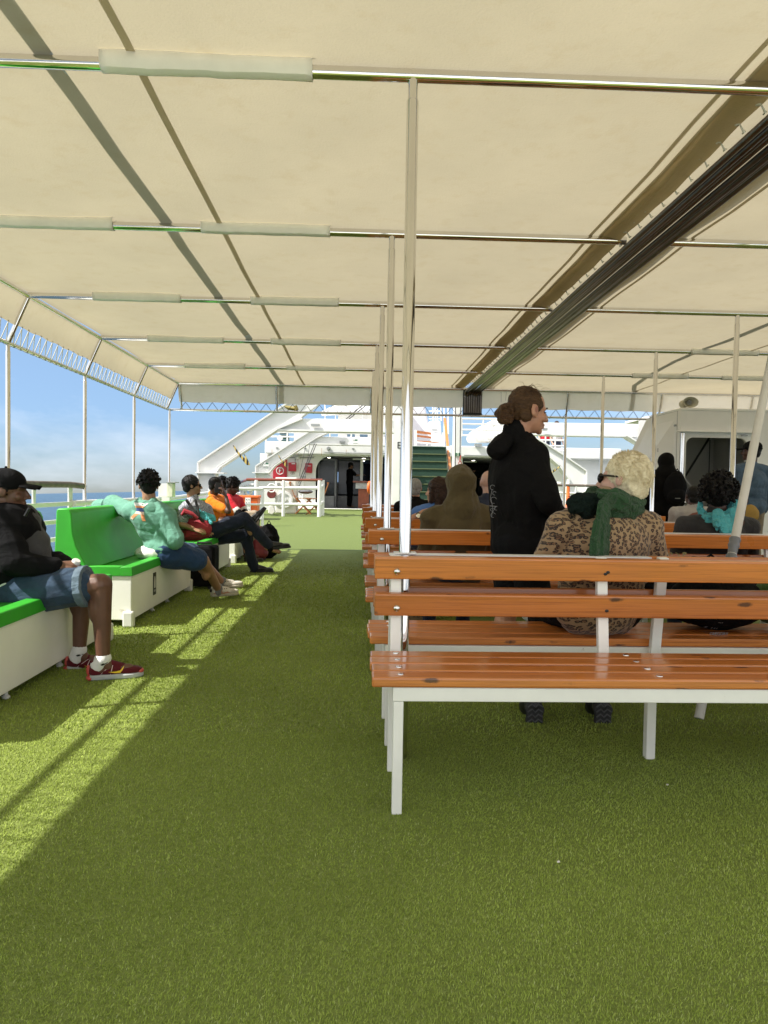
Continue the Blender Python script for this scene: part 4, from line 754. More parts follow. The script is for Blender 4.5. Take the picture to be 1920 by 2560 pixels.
def folds(P, seed, amp, k=14):
    r = np.random.default_rng(seed); d = np.zeros(len(P)); 
    for i in range(5):
        a, c = r.normal(0, 1, 3), r.normal(0, 1, 3); a[2] *= 1.5; a = a/np.linalg.norm(a)*k*(.6+.5*i); c = c/np.linalg.norm(c)*k*.7
        d += (1-np.abs(np.sin(P@a+r.uniform(0, 6)+1.8*np.sin(P@c+r.uniform(0, 6)))))/(1+.5*i)
    return amp*(d-d.mean())
def blob(name, mb, mat, parent, vox=.008, it=5, amp=0, k=14, seed=1, post=None):
    me = mb.mesh('blob_source'); tmp = bpy.data.objects.new('blob_source', me); COL.objects.link(tmp)
    q = tmp.modifiers.new('r', 'REMESH'); q.mode = 'VOXEL'; q.voxel_size = vox; q.adaptivity = 0
    if it: s = tmp.modifiers.new('s', 'SMOOTH'); s.factor = .5; s.iterations = it
    dg = bpy.context.evaluated_depsgraph_get(); out = bpy.data.meshes.new_from_object(tmp.evaluated_get(dg)); bpy.data.objects.remove(tmp); bpy.data.meshes.remove(me)
    n = len(out.vertices)
    if amp or post:
        co = np.empty(n*3, np.float32); out.vertices.foreach_get('co', co); co = co.reshape(-1, 3).astype(float); nr = np.empty(n*3, np.float32); out.vertices.foreach_get('normal', nr); nr = nr.reshape(-1, 3)
        if amp: co = co + nr*folds(co, seed, amp, k)[:, None]
        if post: co = post(co)
        out.vertices.foreach_set('co', co.reshape(-1).astype(np.float32)); out.update()
    out.name = name; out.materials.clear(); out.materials.append(mat); out.polygons.foreach_set('use_smooth', [True]*len(out.polygons))
    o = bpy.data.objects.new(name, out); COL.objects.link(o)
    if parent is not None: o.parent = parent; o.matrix_parent_inverse = world_of(parent).inverted()
    return o
def decal(name, polys, target, org, xd, yd, mat, parent, off=.0025, cuts=3, depth=.25):
    x = V(xd).normalized(); y = V(yd); y = (y-x*y.dot(x)).normalized(); z = x.cross(y); org = V(org)
    me = target.data; bvh = BVHTree.FromPolygons([v.co for v in me.vertices], [tuple(p.vertices) for p in me.polygons])
    bm = bmesh.new()
    for pl in polys: bm.faces.new([bm.verts.new((p[0], p[1], 0)) for p in pl])
    bmesh.ops.triangulate(bm, faces=bm.faces); bmesh.ops.subdivide_edges(bm, edges=bm.edges, cuts=cuts, use_grid_fill=True); bmesh.ops.triangulate(bm, faces=bm.faces)
    for v in bm.verts:
        p = org+x*v.co.x+y*v.co.y; h = bvh.ray_cast(p+z*depth, -z); v.co = (h[0]+h[1]*off if h[1].dot(z) > 0 else h[0]+z*off) if h[0] is not None else p
    m2 = bpy.data.meshes.new(name); bm.to_mesh(m2); bm.free(); m2.materials.append(mat); o = bpy.data.objects.new(name, m2); COL.objects.link(o); o.parent = parent; o.matrix_parent_inverse = world_of(parent).inverted(); return o
def fr(yaw): y = rad(yaw); return V((math.sin(y), math.cos(y), 0)), V((math.cos(y), -math.sin(y), 0))
def rot3(r, f, u): return Matrix((r, f, u)).transposed()
def hframe(yaw, pitch=0, roll=0):
    f, r = fr(yaw); u = V((0, 0, 1)); p = rad(pitch); f, u = f*math.cos(p)+u*math.sin(p), u*math.cos(p)-f*math.sin(p); q = rad(roll); r, u = r*math.cos(q)-u*math.sin(q), u*math.cos(q)+r*math.sin(q); return r, f, u
def seated(hip, yaw, lean=8, twist=0, sw=.185, side=0, tl=.50, hy=None, hp=0, hr=0, thigh=.43, shank=.43, spread=.1, arms='lap'):
    f, r = fr(yaw); fs, rs_ = fr(yaw+twist); u = V((0, 0, 1)); J = dict(hip=V(hip), rp=r, rs=rs_, fp=f, fs=fs); sp = (u*math.cos(rad(lean))-fs*math.sin(rad(lean))+rs_*side).normalized(); J['sp'] = sp
    J['neck'] = J['hip']+sp*tl; J['sw'] = sw; sc_ = J['neck']-sp*.055; J['shL'] = sc_-rs_*sw; J['shR'] = sc_+rs_*sw
    J['hd'] = hframe(yaw+twist if hy is None else hy, hp, hr); J['head'] = J['neck']+J['hd'][2]*.115+u*.045+J['hd'][1]*.025
    for s, k in ((-1, 'L'), (1, 'R')):
        h = J['hip']+r*s*.09-u*.01; kn = h+f*thigh+r*s*spread*.4+u*.02; an = kn-u*(kn.z-.09)+f*.03; J['hp'+k], J['kn'+k], J['an'+k] = h, kn, an; J['td'+k] = f
        el = J['sh'+k]-u*.25+f*.08+rs_*s*.05; J['el'+k] = el; J['wr'+k] = el+fs*.21-u*.06-rs_*s*.06
    return J
def standing(base, yaw, height=1.72, twist=0, sw=.19, hy=None, hp=0, hr=0, lean=0):
    k = height/1.72; b = V(base); f, r = fr(yaw); J = seated(b+V((0, 0, .92*k)), yaw, lean, twist, sw*k, 0, .50*k, hy, hp, hr)
    for s, q in ((-1, 'L'), (1, 'R')): J['hp'+q] = J['hip']+r*s*.09-V((0, 0, .02)); J['kn'+q] = b+r*s*.10+V((0, 0, .48*k))+f*.02; J['an'+q] = b+r*s*.11+V((0, 0, .085)); J['el'+q] = J['sh'+q]-V((0, 0, .28*k))+J['rs']*s*.06-f*.03; J['wr'+q] = J['el'+q]-V((0, 0, .2))+f*.12
    return J
def torso(mb, J, g, w=1, hem=0):
    R = rot3(J['rs'], J['sp'].cross(J['rs']).normalized(), J['sp']); Rp = rot3(J['rp'], V((0, 0, 1)).cross(J['rp']), V((0, 0, 1))); h, n, sp = J['hip'], J['neck'], J['sp']; t = (n-h).length
    mb.ell(h+sp*.03, ((.165+g)*w, (.12+g)*w, .12+g), Rp, 18, 12); mb.ell(h.lerp(n, .42), ((.138+g)*w, (.105+g)*w, .17), R, 18, 12); mb.ell(h.lerp(n, .66), ((.165+g)*w, (.118+g)*w, .17), R, 18, 12)
    mb.cone(J['shL'], .058+g, J['shR'], .058+g)
    for k in 'LR': mb.cone(n-sp*.01, .05+g*.6, J['sh'+k].lerp(n, .25), .055+g)
    if g > 0: 
        for s in (-1, 1): mb.cone(h.lerp(n, .7)+J['rs']*s*.09*w, .085+g, h+J['rp']*s*.08*w, .085+g)
def limbs(mb, J, g, arms=1, legs=0, w=1):
    for k in 'LR':
        if arms:
            e = J['el'+k] if arms > 1 else J['sh'+k].lerp(J['el'+k], .72); mb.cone(J['sh'+k], .052+g, e, .042+g*1.1)
            if arms > 1: mb.cone(J['el'+k], .042+g*1.1, J['wr'+k].lerp(J['el'+k], .06), .028+g*.8)
        if legs:
            e = J['kn'+k] if legs > 1 else J['hp'+k].lerp(J['kn'+k], legs); mb.cone(J['hp'+k], .085*w+g, e, (.06 if legs > 1 else .085-.022*legs)*w+g*1.1)
            if legs > 1: mb.cone(J['kn'+k], .058*w+g, J['an'+k], .037+g)
def hand(mb, wr, d, n, side, curl=.5, spread=1.0):
    d, n = V(d).normalized(), V(n); n = (n-d*n.dot(d)).normalized(); a = d.cross(n)*side; wr = V(wr)
    for i, ln in zip(range(4), (.058, .072, .078, .070)):
        o = (-.030, -.010, .011, .031)[i]*spread; kn = wr+d*(.088-(.008 if i == 0 else 0))+a*o; mb.cone(wr+a*o*.55+d*.01, .016, kn, .0115, 8); p = kn; dd = d
        for j, f in enumerate((.5, .3, .26)):
            an = curl*(.7 if j == 0 else 1.0)*(1+.12*i); dd = (dd*math.cos(an)+n*math.sin(an)).normalized(); n2 = (n-dd*n.dot(dd)); q = p+dd*ln*f; mb.cone(p, .0098-.001*j, q, .009-.001*j, 8); p = q
    t0 = wr+d*.022+a*.022; t1 = t0+d*.032+a*.026+n*.012; t2 = t1+d*.034+a*.008+n*.016; mb.cone(t0, .0145, t1, .0115, 8).cone(t1, .0115, t2, .0085, 8)
def headmesh(mb, J, nose=1, ear=1):
    r, f, u = J['hd']; R = rot3(r, f, u); c = J['head']; P = lambda x, y, z: c+r*x+f*y+u*z
    mb.ell(P(0, -.012, .030), (.076, .097, .088), R, 20, 14); mb.ell(P(0, .028, -.028), (.060, .064, .082), R, 18, 12); mb.ell(P(0, .040, -.078), (.044, .046, .034), R, 14, 10); mb.ell(P(0, .076, -.098), (.020, .016, .017), R, 12, 8)
    mb.cone(P(0, .086, .012), .009, P(0, .111, -.028), .0115, 10).ell(P(0, .113, -.033), (.012, .012, .010), R, 10, 8)
    for s in (-1, 1):
        mb.ell(P(.013*s, .098, -.037), (.009, .012, .008), R, 8, 6); mb.cone(P(.012*s, .083, .020), .011, P(.045*s, .066, .018), .010, 8); mb.ell(P(.040*s, .058, -.030), (.024, .026, .024), R, 10, 8)
        mb.ell(P(.078*s, -.012, -.004), (.008, .020, .032), R, 10, 8); mb.cone(P(.079*s, -.022, .02), .007, P(.082*s, -.024, -.006), .006, 6)
    mb.cone(P(-.017, .088, -.062), .0075, P(.017, .088, -.062), .0075, 8).cone(P(-.014, .086, -.074), .0085, P(.014, .086, -.074), .0085, 8).ell(P(0, .091, -.060), (.012, .009, .007), R, 8, 6)
    mb.cone(P(0, -.022, -.05), .056, J['neck']-J['sp']*.01, .062)
def body(J, mat, par, hands=None, vox=.007, w=1, head=True, nat=True):
    mb = MB(); torso(mb, J, -.014, w); limbs(mb, J, 0, 2, 2, w)
    for k in 'LR': sk_ = J['an'+k]-J['kn'+k]; bk_ = -J['fp']; mb.ell(J['kn'+k]+sk_*.30+(bk_-sk_.normalized()*bk_.dot(sk_.normalized()))*.018, (.052*w, .052*w, .10))
    for k, s in (('L', -1), ('R', 1)):
        hd = (hands or {}).get(k); d = (J['wr'+k]-J['el'+k]).normalized()
        if hd is None: hand(mb, J['wr'+k], d, V((0, 0, -1)) if abs(d.z) < .8 else -J['rs']*s, s, .45)
        elif hd != 'none': hand(mb, J['wr'+k], hd[0], hd[1], hd[2], hd[3])
        td = J['td'+k]; an = J['an'+k]; mb.cone(an, .038, an-V((0, 0, .03))+td*.02, .036).cone(an-V((0, 0, .045))-td*.03, .03, an-V((0, 0, .055))+td*.14, .028)
    headmesh(mb, J)
    return blob('body', mb, mat, par, vox, 3)
def eyes(J, bodyo, looks=0, closed=False):
    r, f, u = J['hd']; R = rot3(r, f, u); c = J['head']
    for s in (-1, 1):
        p = c+r*.032*s+f*.0745+u*.001
        e = MB().ell(p, (.0145, .012, .008 if not closed else .003), R, 12, 8).build('eye', EYEW if not closed else HDIRTY, bodyo, 0, True); MB().ell(p+f*.0095+r*looks, (.0055, .004, .0055 if not closed else .002), R, 10, 8).build('iris', IRIS, e if False else bodyo, 0, True)
        MB().tube([p+f*.012+u*.021-r*.017*s+V((0, 0, 0)), p+f*.015+u*.025, p+f*.004+u*.020+r*.02*s], [.003, .0042, .002], 6).build('eyebrow', HBROWN, bodyo, 0, True)
def hair(J, kind, mat, par, vox=.006, seed=3):
    r, f, u = J['hd']; R = rot3(r, f, u); c = J['head']; P = lambda x, y, z: c+r*x+f*y+u*z; mb = MB(); g = random.Random(seed)
    if kind in ('short', 'crop'):
        e = .004 if kind == 'crop' else .012; mb.ell(P(0, -.022, .036), (.078+e, .096+e*.8, .088+e), R, 20, 14).ell(P(0, -.058, -.025), (.062+e, .046+e, .06), R, 14, 10)
        for s in (-1, 1): mb.ell(P(.068*s, -.008, .025), (.016, .03, .035), R, 10, 8)
        return blob('hair', mb, mat, par, vox, 2, .0025 if kind == 'crop' else .005, 90, seed)
    if kind in ('curly', 'afro', 'wavy'):
        big = {'curly': .020, 'afro': .045, 'wavy': .016}[kind]; mb.ell(P(0, -.022, .038), (.078+big*.6, .095+big*.6, .088+big*.7), R, 18, 12).ell(P(0, -.058, -.02), (.064, .05, .06), R)
        for i in range(620 if kind == 'afro' else 420):
            a = g.uniform(0, 6.283); z = g.uniform(-.55 if kind == 'afro' else -.35, 1); q = math.sqrt(max(0, 1-z*z)); x, y = math.cos(a)*q, math.sin(a)*q
            if y > .55 and z < .45: continue
            rr = g.uniform(.85, 1.12); mb.ell(P(x*(.080+big)*rr, -.022+y*(.098+big)*rr, .036+z*(.092+big)*rr), g.uniform(.006, .012) if kind != 'wavy' else g.uniform(.006, .010), None, 6, 4)
        return blob('hair', mb, mat, par, .005, 1, .003, 160, seed)
    if kind == 'bob':
        mb.ell(P(0, -.026, .040), (.098, .108, .098), R, 20, 14).ell(P(0, -.060, -.03), (.100, .062, .10), R, 16, 12).ell(P(0, -.055, -.10), (.092, .05, .05), R)
        for s in (-1, 1): mb.cone(P(.082*s, .005, .03), .024, P(.080*s, .01, -.09), .026).cone(P(.07*s, -.05, .0), .035, P(.07*s, -.05, -.13), .03)
        return blob('hair', mb, mat, par, vox, 2, .006, 60, seed)
    if kind == 'long':
        mb.ell(P(0, -.024, .038), (.092, .106, .096), R, 20, 14)
        for i in range(26): a = -2.6+5.2*i/25; x, y = math.sin(a)*.088, -.02-math.cos(a)*.085; mb.cone(P(x, y, .03), .02, P(x*1.2+g.uniform(-.02, .02), y-.02, -.26+g.uniform(-.03, .05)), .008, 7)
        return blob('hair', mb, mat, par, vox, 1, .004, 80, seed)
def cap_hat(J, mat, par):
    r, f, u = J['hd']; R = rot3(r, f, u); c = J['head']; P = lambda x, y, z: c+r*x+f*y+u*z; mb = MB()
    mb.ell(P(0, -.015, .052), (.089, .110, .080), R, 20, 14); mb.ell(P(0, -.02, .03), (.089, .108, .035), R, 20, 10); o = blob('cap', mb, mat, par, .005, 3)
    MB().grid(lambda a, b_: P((a-.5)*.165*(1-.25*b_**2), .070+.105*b_*math.cos((a-.5)*1.7)**.5, .052-.022*(2*a-1)**2-.012*b_), 14, 8).build('visor', mat, o, 0, True, .006); MB().ell(P(0, -.015, .134), .008).build('button', mat, o, 0, True)
def glasses(J, par):
    r, f, u = J['hd']; R = rot3(r, f, u); c = J['head']; P = lambda x, y, z: c+r*x+f*y+u*z; mb = MB()
    for s in (-1, 1): mb.ell(P(.034*s, .091, -.002), (.029, .010, .023), R, 14, 10).tube([P(.060*s, .085, .004), P(.082*s, .04, .006), P(.083*s, -.01, .006)], .0045, 6)
    mb.tube([P(-.012, .1, .004), P(.012, .1, .004)], .003, 6); mb.build('sunglasses', LENS, par, 0, True)
def top(J, name, mat, par, g=.02, sleeve=2, w=1, hood=None, amp=.006, vox=.008, seed=5, hem=True, k=13):
    mb = MB(); torso(mb, J, g, w); limbs(mb, J, g, sleeve, 0, w); R = rot3(J['rs'], J['sp'].cross(J['rs']).normalized(), J['sp']); n = J['neck']; bk = -J['sp'].cross(J['rs']).normalized()
    r, f, u = J['hd']; hR = rot3(r, f, u); c = J['head']; P = lambda x, y, z: c+r*x+f*y+u*z
    if hood == 'down': mb.ell(n+bk*.075-J['sp']*.02, (.125, .055, .075), R, 14, 10).cone(n+bk*.02-J['rs']*.07+J['sp']*.03, .035, n+bk*.08-J['sp']*.08, .045).cone(n+bk*.02+J['rs']*.07+J['sp']*.03, .035, n+bk*.08-J['sp']*.08, .045).cone(n-J['rs']*.065+J['sp']*.025, .03, n+J['rs']*.065+J['sp']*.025, .03)
    if hood == 'up': mb.ell(P(0, -.028, .030), (.108, .122, .122), hR, 20, 14).ell(P(0, -.055, -.06), (.095, .085, .10), hR, 16, 12).cone(P(0, -.04, -.07), .108, n+bk*.03-J['sp']*.0, .135).ell(P(0, -.075, .10), (.04, .05, .045), hR)
    if hood == 'collar': mb.cone(n-J['sp']*.02, .075, n+J['sp']*.03, .072)
    return blob(name, mb, mat, par, vox, 4, amp, k, seed)
def bottom(J, name, mat, par, g=.014, legs=2, w=1, amp=.005, vox=.008, seed=8):
    mb = MB(); Rp = rot3(J['rp'], V((0, 0, 1)).cross(J['rp']), V((0, 0, 1))); mb.ell(J['hip']+V((0, 0, .01)), ((.170+g)*w, (.125+g)*w, .125), Rp, 18, 12); limbs(mb, J, g, 0, legs, w)
    return blob(name, mb, mat, par, vox, 4, amp, 15, seed)
def shoe(heel, d, par, up, solem, ln=.28, w=.05, h=.085, pitch=0, toe=None):
    d = V(d).normalized(); heel = V(heel); s = V((0, 0, 1)).cross(d).normalized()*-1; u = s.cross(d); mb = MB(); P = lambda x, y, z: heel+s*x+d*y*ln+u*z; R = rot3(s, d, u)
    mb.ell(P(0, .14, .052), (w*.78, .042, .04), R).ell(P(0, .42, .048), (w*.88, .09, .034), R).ell(P(0, .74, .040), (w*.98, .075, .026), R).cone(P(0, .12, .05), w*.72, P(0, .17, h), w*.74).cone(P(0, .25, h-.004), w*.62, P(0, .62, .052), w*.6)
    o = blob('shoe', mb, up, par, .005, 3); pr = [(.02, .62), (.08, .80), (.25, .86), (.45, .86), (.65, 1.02), (.8, 1.0), (.92, .78), (1.0, .3)]
    ol = [(w*q, t) for t, q in pr]+[(-w*q, t) for t, q in reversed(pr)]
    MB().prism([P(x, t, .0) for x, t in ol], u*.030).build('sole', solem, o, .008, True); return o, P, R
UP = V((0, 0, 1))
def person(base, label, group=None): return thing('person', base, label, 'person', group)
# ---- woman in leopard jacket, near bench
J = seated(at(1500, 1398, 3.17), -4, 2, 3, .20, .0, .47, hy=-48, hp=6, hr=9, arms=0); J['hip'].z = .575
J['neck'] = at(1522, 1268, 3.16); J['sp'] = (J['neck']-J['hip']).normalized(); J['shL'] = at(1408, 1322, 3.17); J['shR'] = at(1612, 1320, 3.17)
J['head'] = at(1558, 1203, 3.16); J['elL'] = at(1368, 1400, 3.22); J['wrL'] = at(1375, 1400, 3.5); J['elR'] = at(1632, 1415, 3.22); J['wrR'] = at(1585, 1440, 3.48)
J['hpL'] = J['hip']+V((-.09, 0, 0)); J['hpR'] = J['hip']+V((.09, 0, 0)); J['knL'] = V((J['hip'].x-.14, 3.60, .50)); J['knR'] = V((J['hip'].x+.14, 3.60, .50))
J['anL'] = at(1338, 1790, 3.42)+V((0, .06, .08)); J['anR'] = at(1505, 1785, 3.45)+V((0, .06, .08))
p = person((J['hip'].x, 3.2, 0), 'seated woman with cropped platinum hair, leopard print jacket and green scarf'); LW = p
bo = body(J, PALE, p, vox=.006); hair(J, 'short', HBLOND, bo); glasses(J, bo)
r, f, u = J['hd']; mb = MB(); Rh = rot3(r, f, u); g = random.Random(5)
for i in range(1500):
    a = g.uniform(0, 6.283); z = g.uniform(-.5, 1); q = math.sqrt(1-z*z); v = V((math.cos(a)*q, math.sin(a)*q, z))
    if v.y > .45 and v.z < .55: continue
    wh = V((.35, -.75, .45)).normalized(); dv = v-wh*v.dot(wh); dv = dv/max(dv.length, .05)
    b0 = J['head']+Rh @ V((v.x*.086, -.022+v.y*.100, .036+v.z*.094)); sw = Rh @ (dv*.75+wh.cross(dv)*.65+v*.05); mb.tube([b0-sw*.004, b0+sw*.010-Rh @ v*.001, b0+sw*.022-Rh @ v*g.uniform(.002, .005)], [.0015, .0014, .0004], 4)
mb.build('hair_tuft', HBLOND, bo, 0, True)
cj = top(J, 'leopard_jacket', LEOPARD, p, .024, 2, 1.04, 'collar', .009, .006, 11, k=11)
for q, w0 in ((J['wrL'], J['elL']),): blob('cuff', MB().cone(q, .042, q.lerp(w0, .2), .048), LEOPARD, cj, .006, 2, .006, 40)
bottom(J, 'trousers', BLACKCOTTON, p, .016)
n = J['neck']
def pleat(mb, pts, rad_, lobes=7, amp=.16, flat=.75, seed=0):
    gq = random.Random(seed); ph = [gq.uniform(0, 6.28) for _ in range(4)]; m_ = len(pts); n_ = 28; vs = []; a_ = V((0, 0, 1))
    for i, p_ in enumerate(pts):
        t_ = (V(pts[min(i+1, m_-1)])-V(pts[max(i-1, 0)])).normalized(); a_ = (a_-t_*a_.dot(t_)).normalized(); b_ = t_.cross(a_); rr = rad_[i] if hasattr(rad_, '__len__') else rad_
        for j in range(n_):
            th = 6.2832*j/n_; q = rr*(1+amp*math.sin(lobes*th+ph[0]+.5*math.sin(i*.5+ph[1]))+amp*.5*math.sin((lobes*2-3)*th+ph[2]+i*.15)); vs.append(V(p_)+a_*math.cos(th)*q+b_*math.sin(th)*q*flat)
    mb.add(vs, [(i*n_+j, i*n_+(j+1) % n_, (i+1)*n_+(j+1) % n_, (i+1)*n_+j) for i in range(m_-1) for j in range(n_)]+[tuple(range(n_-1, -1, -1)), tuple((m_-1)*n_+j for j in range(n_))])
mb = MB(); pleat(mb, [n+V((math.cos(a)*.105*(1+.12*math.cos(a)), math.sin(a)*.085-.01, .02+.025*math.sin(a+.5)-.012*math.cos(a))) for a in [6.283*i/30 for i in range(31)]], .047, 6, .14, .8, 1)
def sm(pts, k=6):
    out = []
    for i in range(len(pts)-1):
        p0, p1, p2, p3 = pts[max(i-1, 0)], pts[i], pts[i+1], pts[min(i+2, len(pts)-1)]
        for j in range(k): t_ = j/k; out.append(((p1*2)+(p2-p0)*t_+(p0*2-p1*5+p2*4-p3)*t_*t_+(p1*3-p0-p2*3+p3)*t_**3)*.5)
    return out+[pts[-1]]
pleat(mb, sm([at(1560, 1256, 3.06), at(1530, 1252, 3.02), at(1512, 1268, 2.985), at(1505, 1310, 2.965), at(1500, 1350, 2.955), at(1497, 1391, 2.952)]), [.03]*6+[.036]*6+[.046]*6+[.056]*6+[.062]*6+[.060], 7, .17, .36, 2)
pleat(mb, sm([at(1490, 1240, 3.06), at(1530, 1244, 3.03), at(1565, 1262, 3.04), at(1592, 1284, 3.09)]), [.03]*6+[.042]*6+[.036]*6+[.022], 5, .15, .6, 3)
scarf = blob('scarf', mb, GREENSCARF, p, .004, 1)
mb = MB(); 
for i in range(6): mb.cone(at(1490-i*3, 1248+i*6, 3.06), .028, at(1437+i*2, 1252+i*8, 3.10+.01*i), .024)
mb.ell(at(1455, 1262, 3.10), (.07, .05, .05)); sd = blob('scarf_end', mb, DARKSCARF, scarf, .006, 2, .008, 50, 6); mb = MB()
for i in range(34): q = at(1430+i*.25+g.uniform(-2, 2), 1240+i*1.7, 3.09); mb.tube([q, q+V((-.012-g.uniform(0, .012), 0, -.006+g.uniform(-.006, .006)))], .0014, 4)
mb.build('fringe', DARKSCARF, sd)
for k, px in (('L', 1336), ('R', 1507)):
    a = at(px, 1792, 3.36); sh = MB().ell(a+V((0, .10, .03)), (.05, .10, .045), Matrix.Rotation(rad(-35), 3, 'X')).ell(a+V((0, .03, .05)), (.042, .05, .055)); so_ = blob('shoe', sh, BLACK, p, .006, 2)
    s2 = MB().prism([a+V((x*.047, -.012, z*.058)) for x, z in ((-.6, -1), (.6, -1), (.85, -.5), (.8, .1), (1, .6), (.7, 1.1), (0, 1.25), (-.7, 1.1), (-1, .6), (-.8, .1), (-.85, -.5))], (0, .03, .006)).build('sole', M('black_rubber_sole', (.02, .02, .02), .7), so_, .006)
    mb = MB()
    for j in range(5):
        zz = -.045+.024*j; mb.tube([a+V((-.036, -.0145, zz)), a+V((-.015, -.0145, zz+.014)), a+V((0, -.0145, zz)), a+V((.015, -.0145, zz+.014)), a+V((.036, -.0145, zz))], .0035, 5)
    mb.build('tread', M('grey_tread', (.07, .07, .07), .7), s2)
# ---- standing young man with hair bun
J = standing((.84, 3.82, 0), 52, 1.60, 0, .185, hy=72, hp=-6, hr=0, lean=0)
J['hip'] = at(1302, 1362, 3.82); J['neck'] = at(1292, 1092, 3.80); J['sp'] = (J['neck']-J['hip']).normalized(); J['head'] = at(1322, 1028, 3.80)
J['shR'] = at(1333, 1133, 3.72); J['shL'] = at(1262, 1130, 3.95); J['rs'] = (J['shR']-J['shL']).normalized(); J['elR'] = at(1372, 1256, 3.60); J['wrR'] = at(1415, 1310, 3.86); J['elL'] = at(1300, 1250, 4.06); J['wrL'] = at(1385, 1300, 4.02)
J['hpL'] = at(1285, 1375, 3.92); J['hpR'] = at(1318, 1378, 3.76); J['knL'] = V((J['hpL'].x-.03, 3.90, .47)); J['knR'] = V((J['hpR'].x+.05, 3.74, .47)); J['anL'] = V((J['knL'].x-.05, 3.9, .085)); J['anR'] = V((J['knR'].x+.04, 3.74, .085))
p = person((.84, 3.82, 0), 'standing young man in a black hoodie and shorts, dark blond hair tied in a bun'); bo = body(J, FAIR, p, vox=.0042)
r, f, u = J['hd']; R = rot3(r, f, u); c = J['head']; P = lambda x, y, z: c+r*x+f*y+u*z; eyes(J, bo, closed=True)
mb = MB().ell(P(0, -.026, .040), (.081, .098, .089), R, 22, 16).ell(P(0, -.060, -.010), (.064, .050, .062), R)
for s in (-1, 1): mb.ell(P(.064*s, .000, .030), (.020, .046, .040), R).ell(P(.058*s, -.048, -.030), (.022, .04, .04), R)
hb = blob('hair', mb, HDIRTY, bo, .005, 2, .003, 110, 3); mb = MB(); bc = P(.0, -.140, -.036); g = random.Random(9)
mb.ell(bc, (.024, .032, .036), R)
for i in range(14):
    ph = g.uniform(0, 6.28); ax = g.uniform(-.5, .5); mb.tube([bc+R @ V((ax*.06+.01*math.sin(t*3+ph), (.031+.012*math.sin(ph+i))*math.cos(t+ph), (.038+.012*math.sin(ph*2))*math.sin(t+ph))) for t in [5.6*q/14 for q in range(15)]], [.0075]*14+[.003], 7)
mb.cone(P(0, -.115, .0), .030, P(0, -.14, -.035), .022); blob('hair_bun', mb, HDIRTY, bo, .0045, 1, .002, 100, 6)
mb = MB()
for i in range(70):
    a = g.uniform(-1.2, 1.2); z0 = g.uniform(.35, .95); b0 = P(.083*math.sin(a)*math.sqrt(1-z0*z0*.8), .035-.02*g.random(), .036+.086*z0*.9); b1 = P(.090*math.sin(a)*.9, -.04, .055+.080*z0); b2 = P(.05*math.sin(a), -.112, .01+.02*z0); mb.tube([b0, b1, b2], [.0005, .0012, .0006], 4)
for x, y, z, dx, dz in ((0, .02, .128, .05, .012), (.02, -.01, .13, .06, .014), (-.02, -.03, .128, -.05, .02), (.03, .04, .12, .05, .01), (.01, -.15, .03, -.02, .045), (0, -.17, .02, -.03, .05), (0, -.13, -.075, .02, -.02)):
    mb.tube([P(x, y, z), P(x+.01, y+dx*.4, z+dz), P(x+.012, y+dx, z+dz*.8)], [.0008, .0007, .0003], 4)
mb.build('hair_strands', HDIRTY, hb, 0, True)
blob('ear', MB().ell(P(.079, -.012, -.004), (.010, .021, .034), R).ell(P(.075, .0, -.03), (.007, .012, .012), R), FAIR, bo, .003, 1); MB().ell(P(.0885, -.008, .0), (.002, .009, .016), R, 10, 8).build('ear_hollow', M('ear_shade_skin', (.30, .12, .08), .5), bo, 0, True)
MB().cone(P(.006, .0945, -.067), .0042, P(.026, .083, -.066), .002, 8).build('mouth', M('mouth_line', (.10, .03, .025), .5), bo, 0, True); MB().tube([P(.018, .09, -.060), P(.004, .0985, -.0585)], [.003, .0045], 6).tube([P(.018, .088, -.076), P(.004, .096, -.0765)], [.003, .005], 6).build('lips', LIPS, bo, 0, True)
tp_ = top(J, 'hoodie', BLACKFLEECE, p, .022, 2, .96, 'collar', .013, .006, 21, k=9)
bk = -(J['sp'].cross(J['rs'])).normalized(); nk = J['neck']
blob('hood', MB().ell(nk-f*.10-J['sp']*.06, (.085, .070, .055), Matrix.Rotation(rad(-50), 3, 'Y'), 16, 12).cone(nk-f*.05+J['sp']*.0, .042, nk-f*.125-J['sp']*.10, .048).cone(nk-f*.04+J['sp']*.012, .04, nk+f*.06+r*.03-J['sp']*.01, .036).cone(nk-f*.02+J['sp']*.0, .05, nk+f*.03-J['sp']*.04, .07), BLACKFLEECE, tp_, .006, 4, .012, 16, 7)
bottom(J, 'shorts', BLACKCOTTON, p, .020, .78, .98, .007); hm = MB()
for k in 'LR': q = J['hp'+k].lerp(J['kn'+k], .86); dn = (J['kn'+k]-J['hp'+k]).normalized(); hm.cone(q, .094, q+dn*.02, .094, 16)
blob('shorts_hem', hm, WHITET, p, .006, 1)
for k, d in (('L', V((.8, .5, 0))), ('R', V((.8, .5, 0)))): shoe((J['an'+k].x-.06, J['an'+k].y-.04, 0), d, p, LEATHER, BLACK)
PRT = M('pale_print', (.20, .20, .20), .7); sw = []
def band(pts, wd):
    out = []
    for a, c in zip(pts[:-1], pts[1:]): a, c = V((*a, 0)), V((*c, 0)); d = (c-a).normalized(); nn = V((-d.y, d.x, 0))*wd; out.append([(a-nn)[:2], (c-nn)[:2], (c+nn)[:2], (a+nn)[:2]])
    return out
pl = []
for cx, cy_, rr in ((-.01, .10, .012), (.0, .07, .009), (-.004, .035, .016), (.01, -.005, .010), (-.006, -.04, .012), (.03, -.02, .008)): pl += band([(cx+rr*math.cos(t), cy_+rr*math.sin(t)) for t in [.4+4.6*i/9 for i in range(10)]], .0010)
pl += band([(-.012, .09), (-.02, .05), (-.008, .0), (-.014, -.05)], .001)+band([(.0, -.05), (.03, -.035), (.045, .0)], .001)
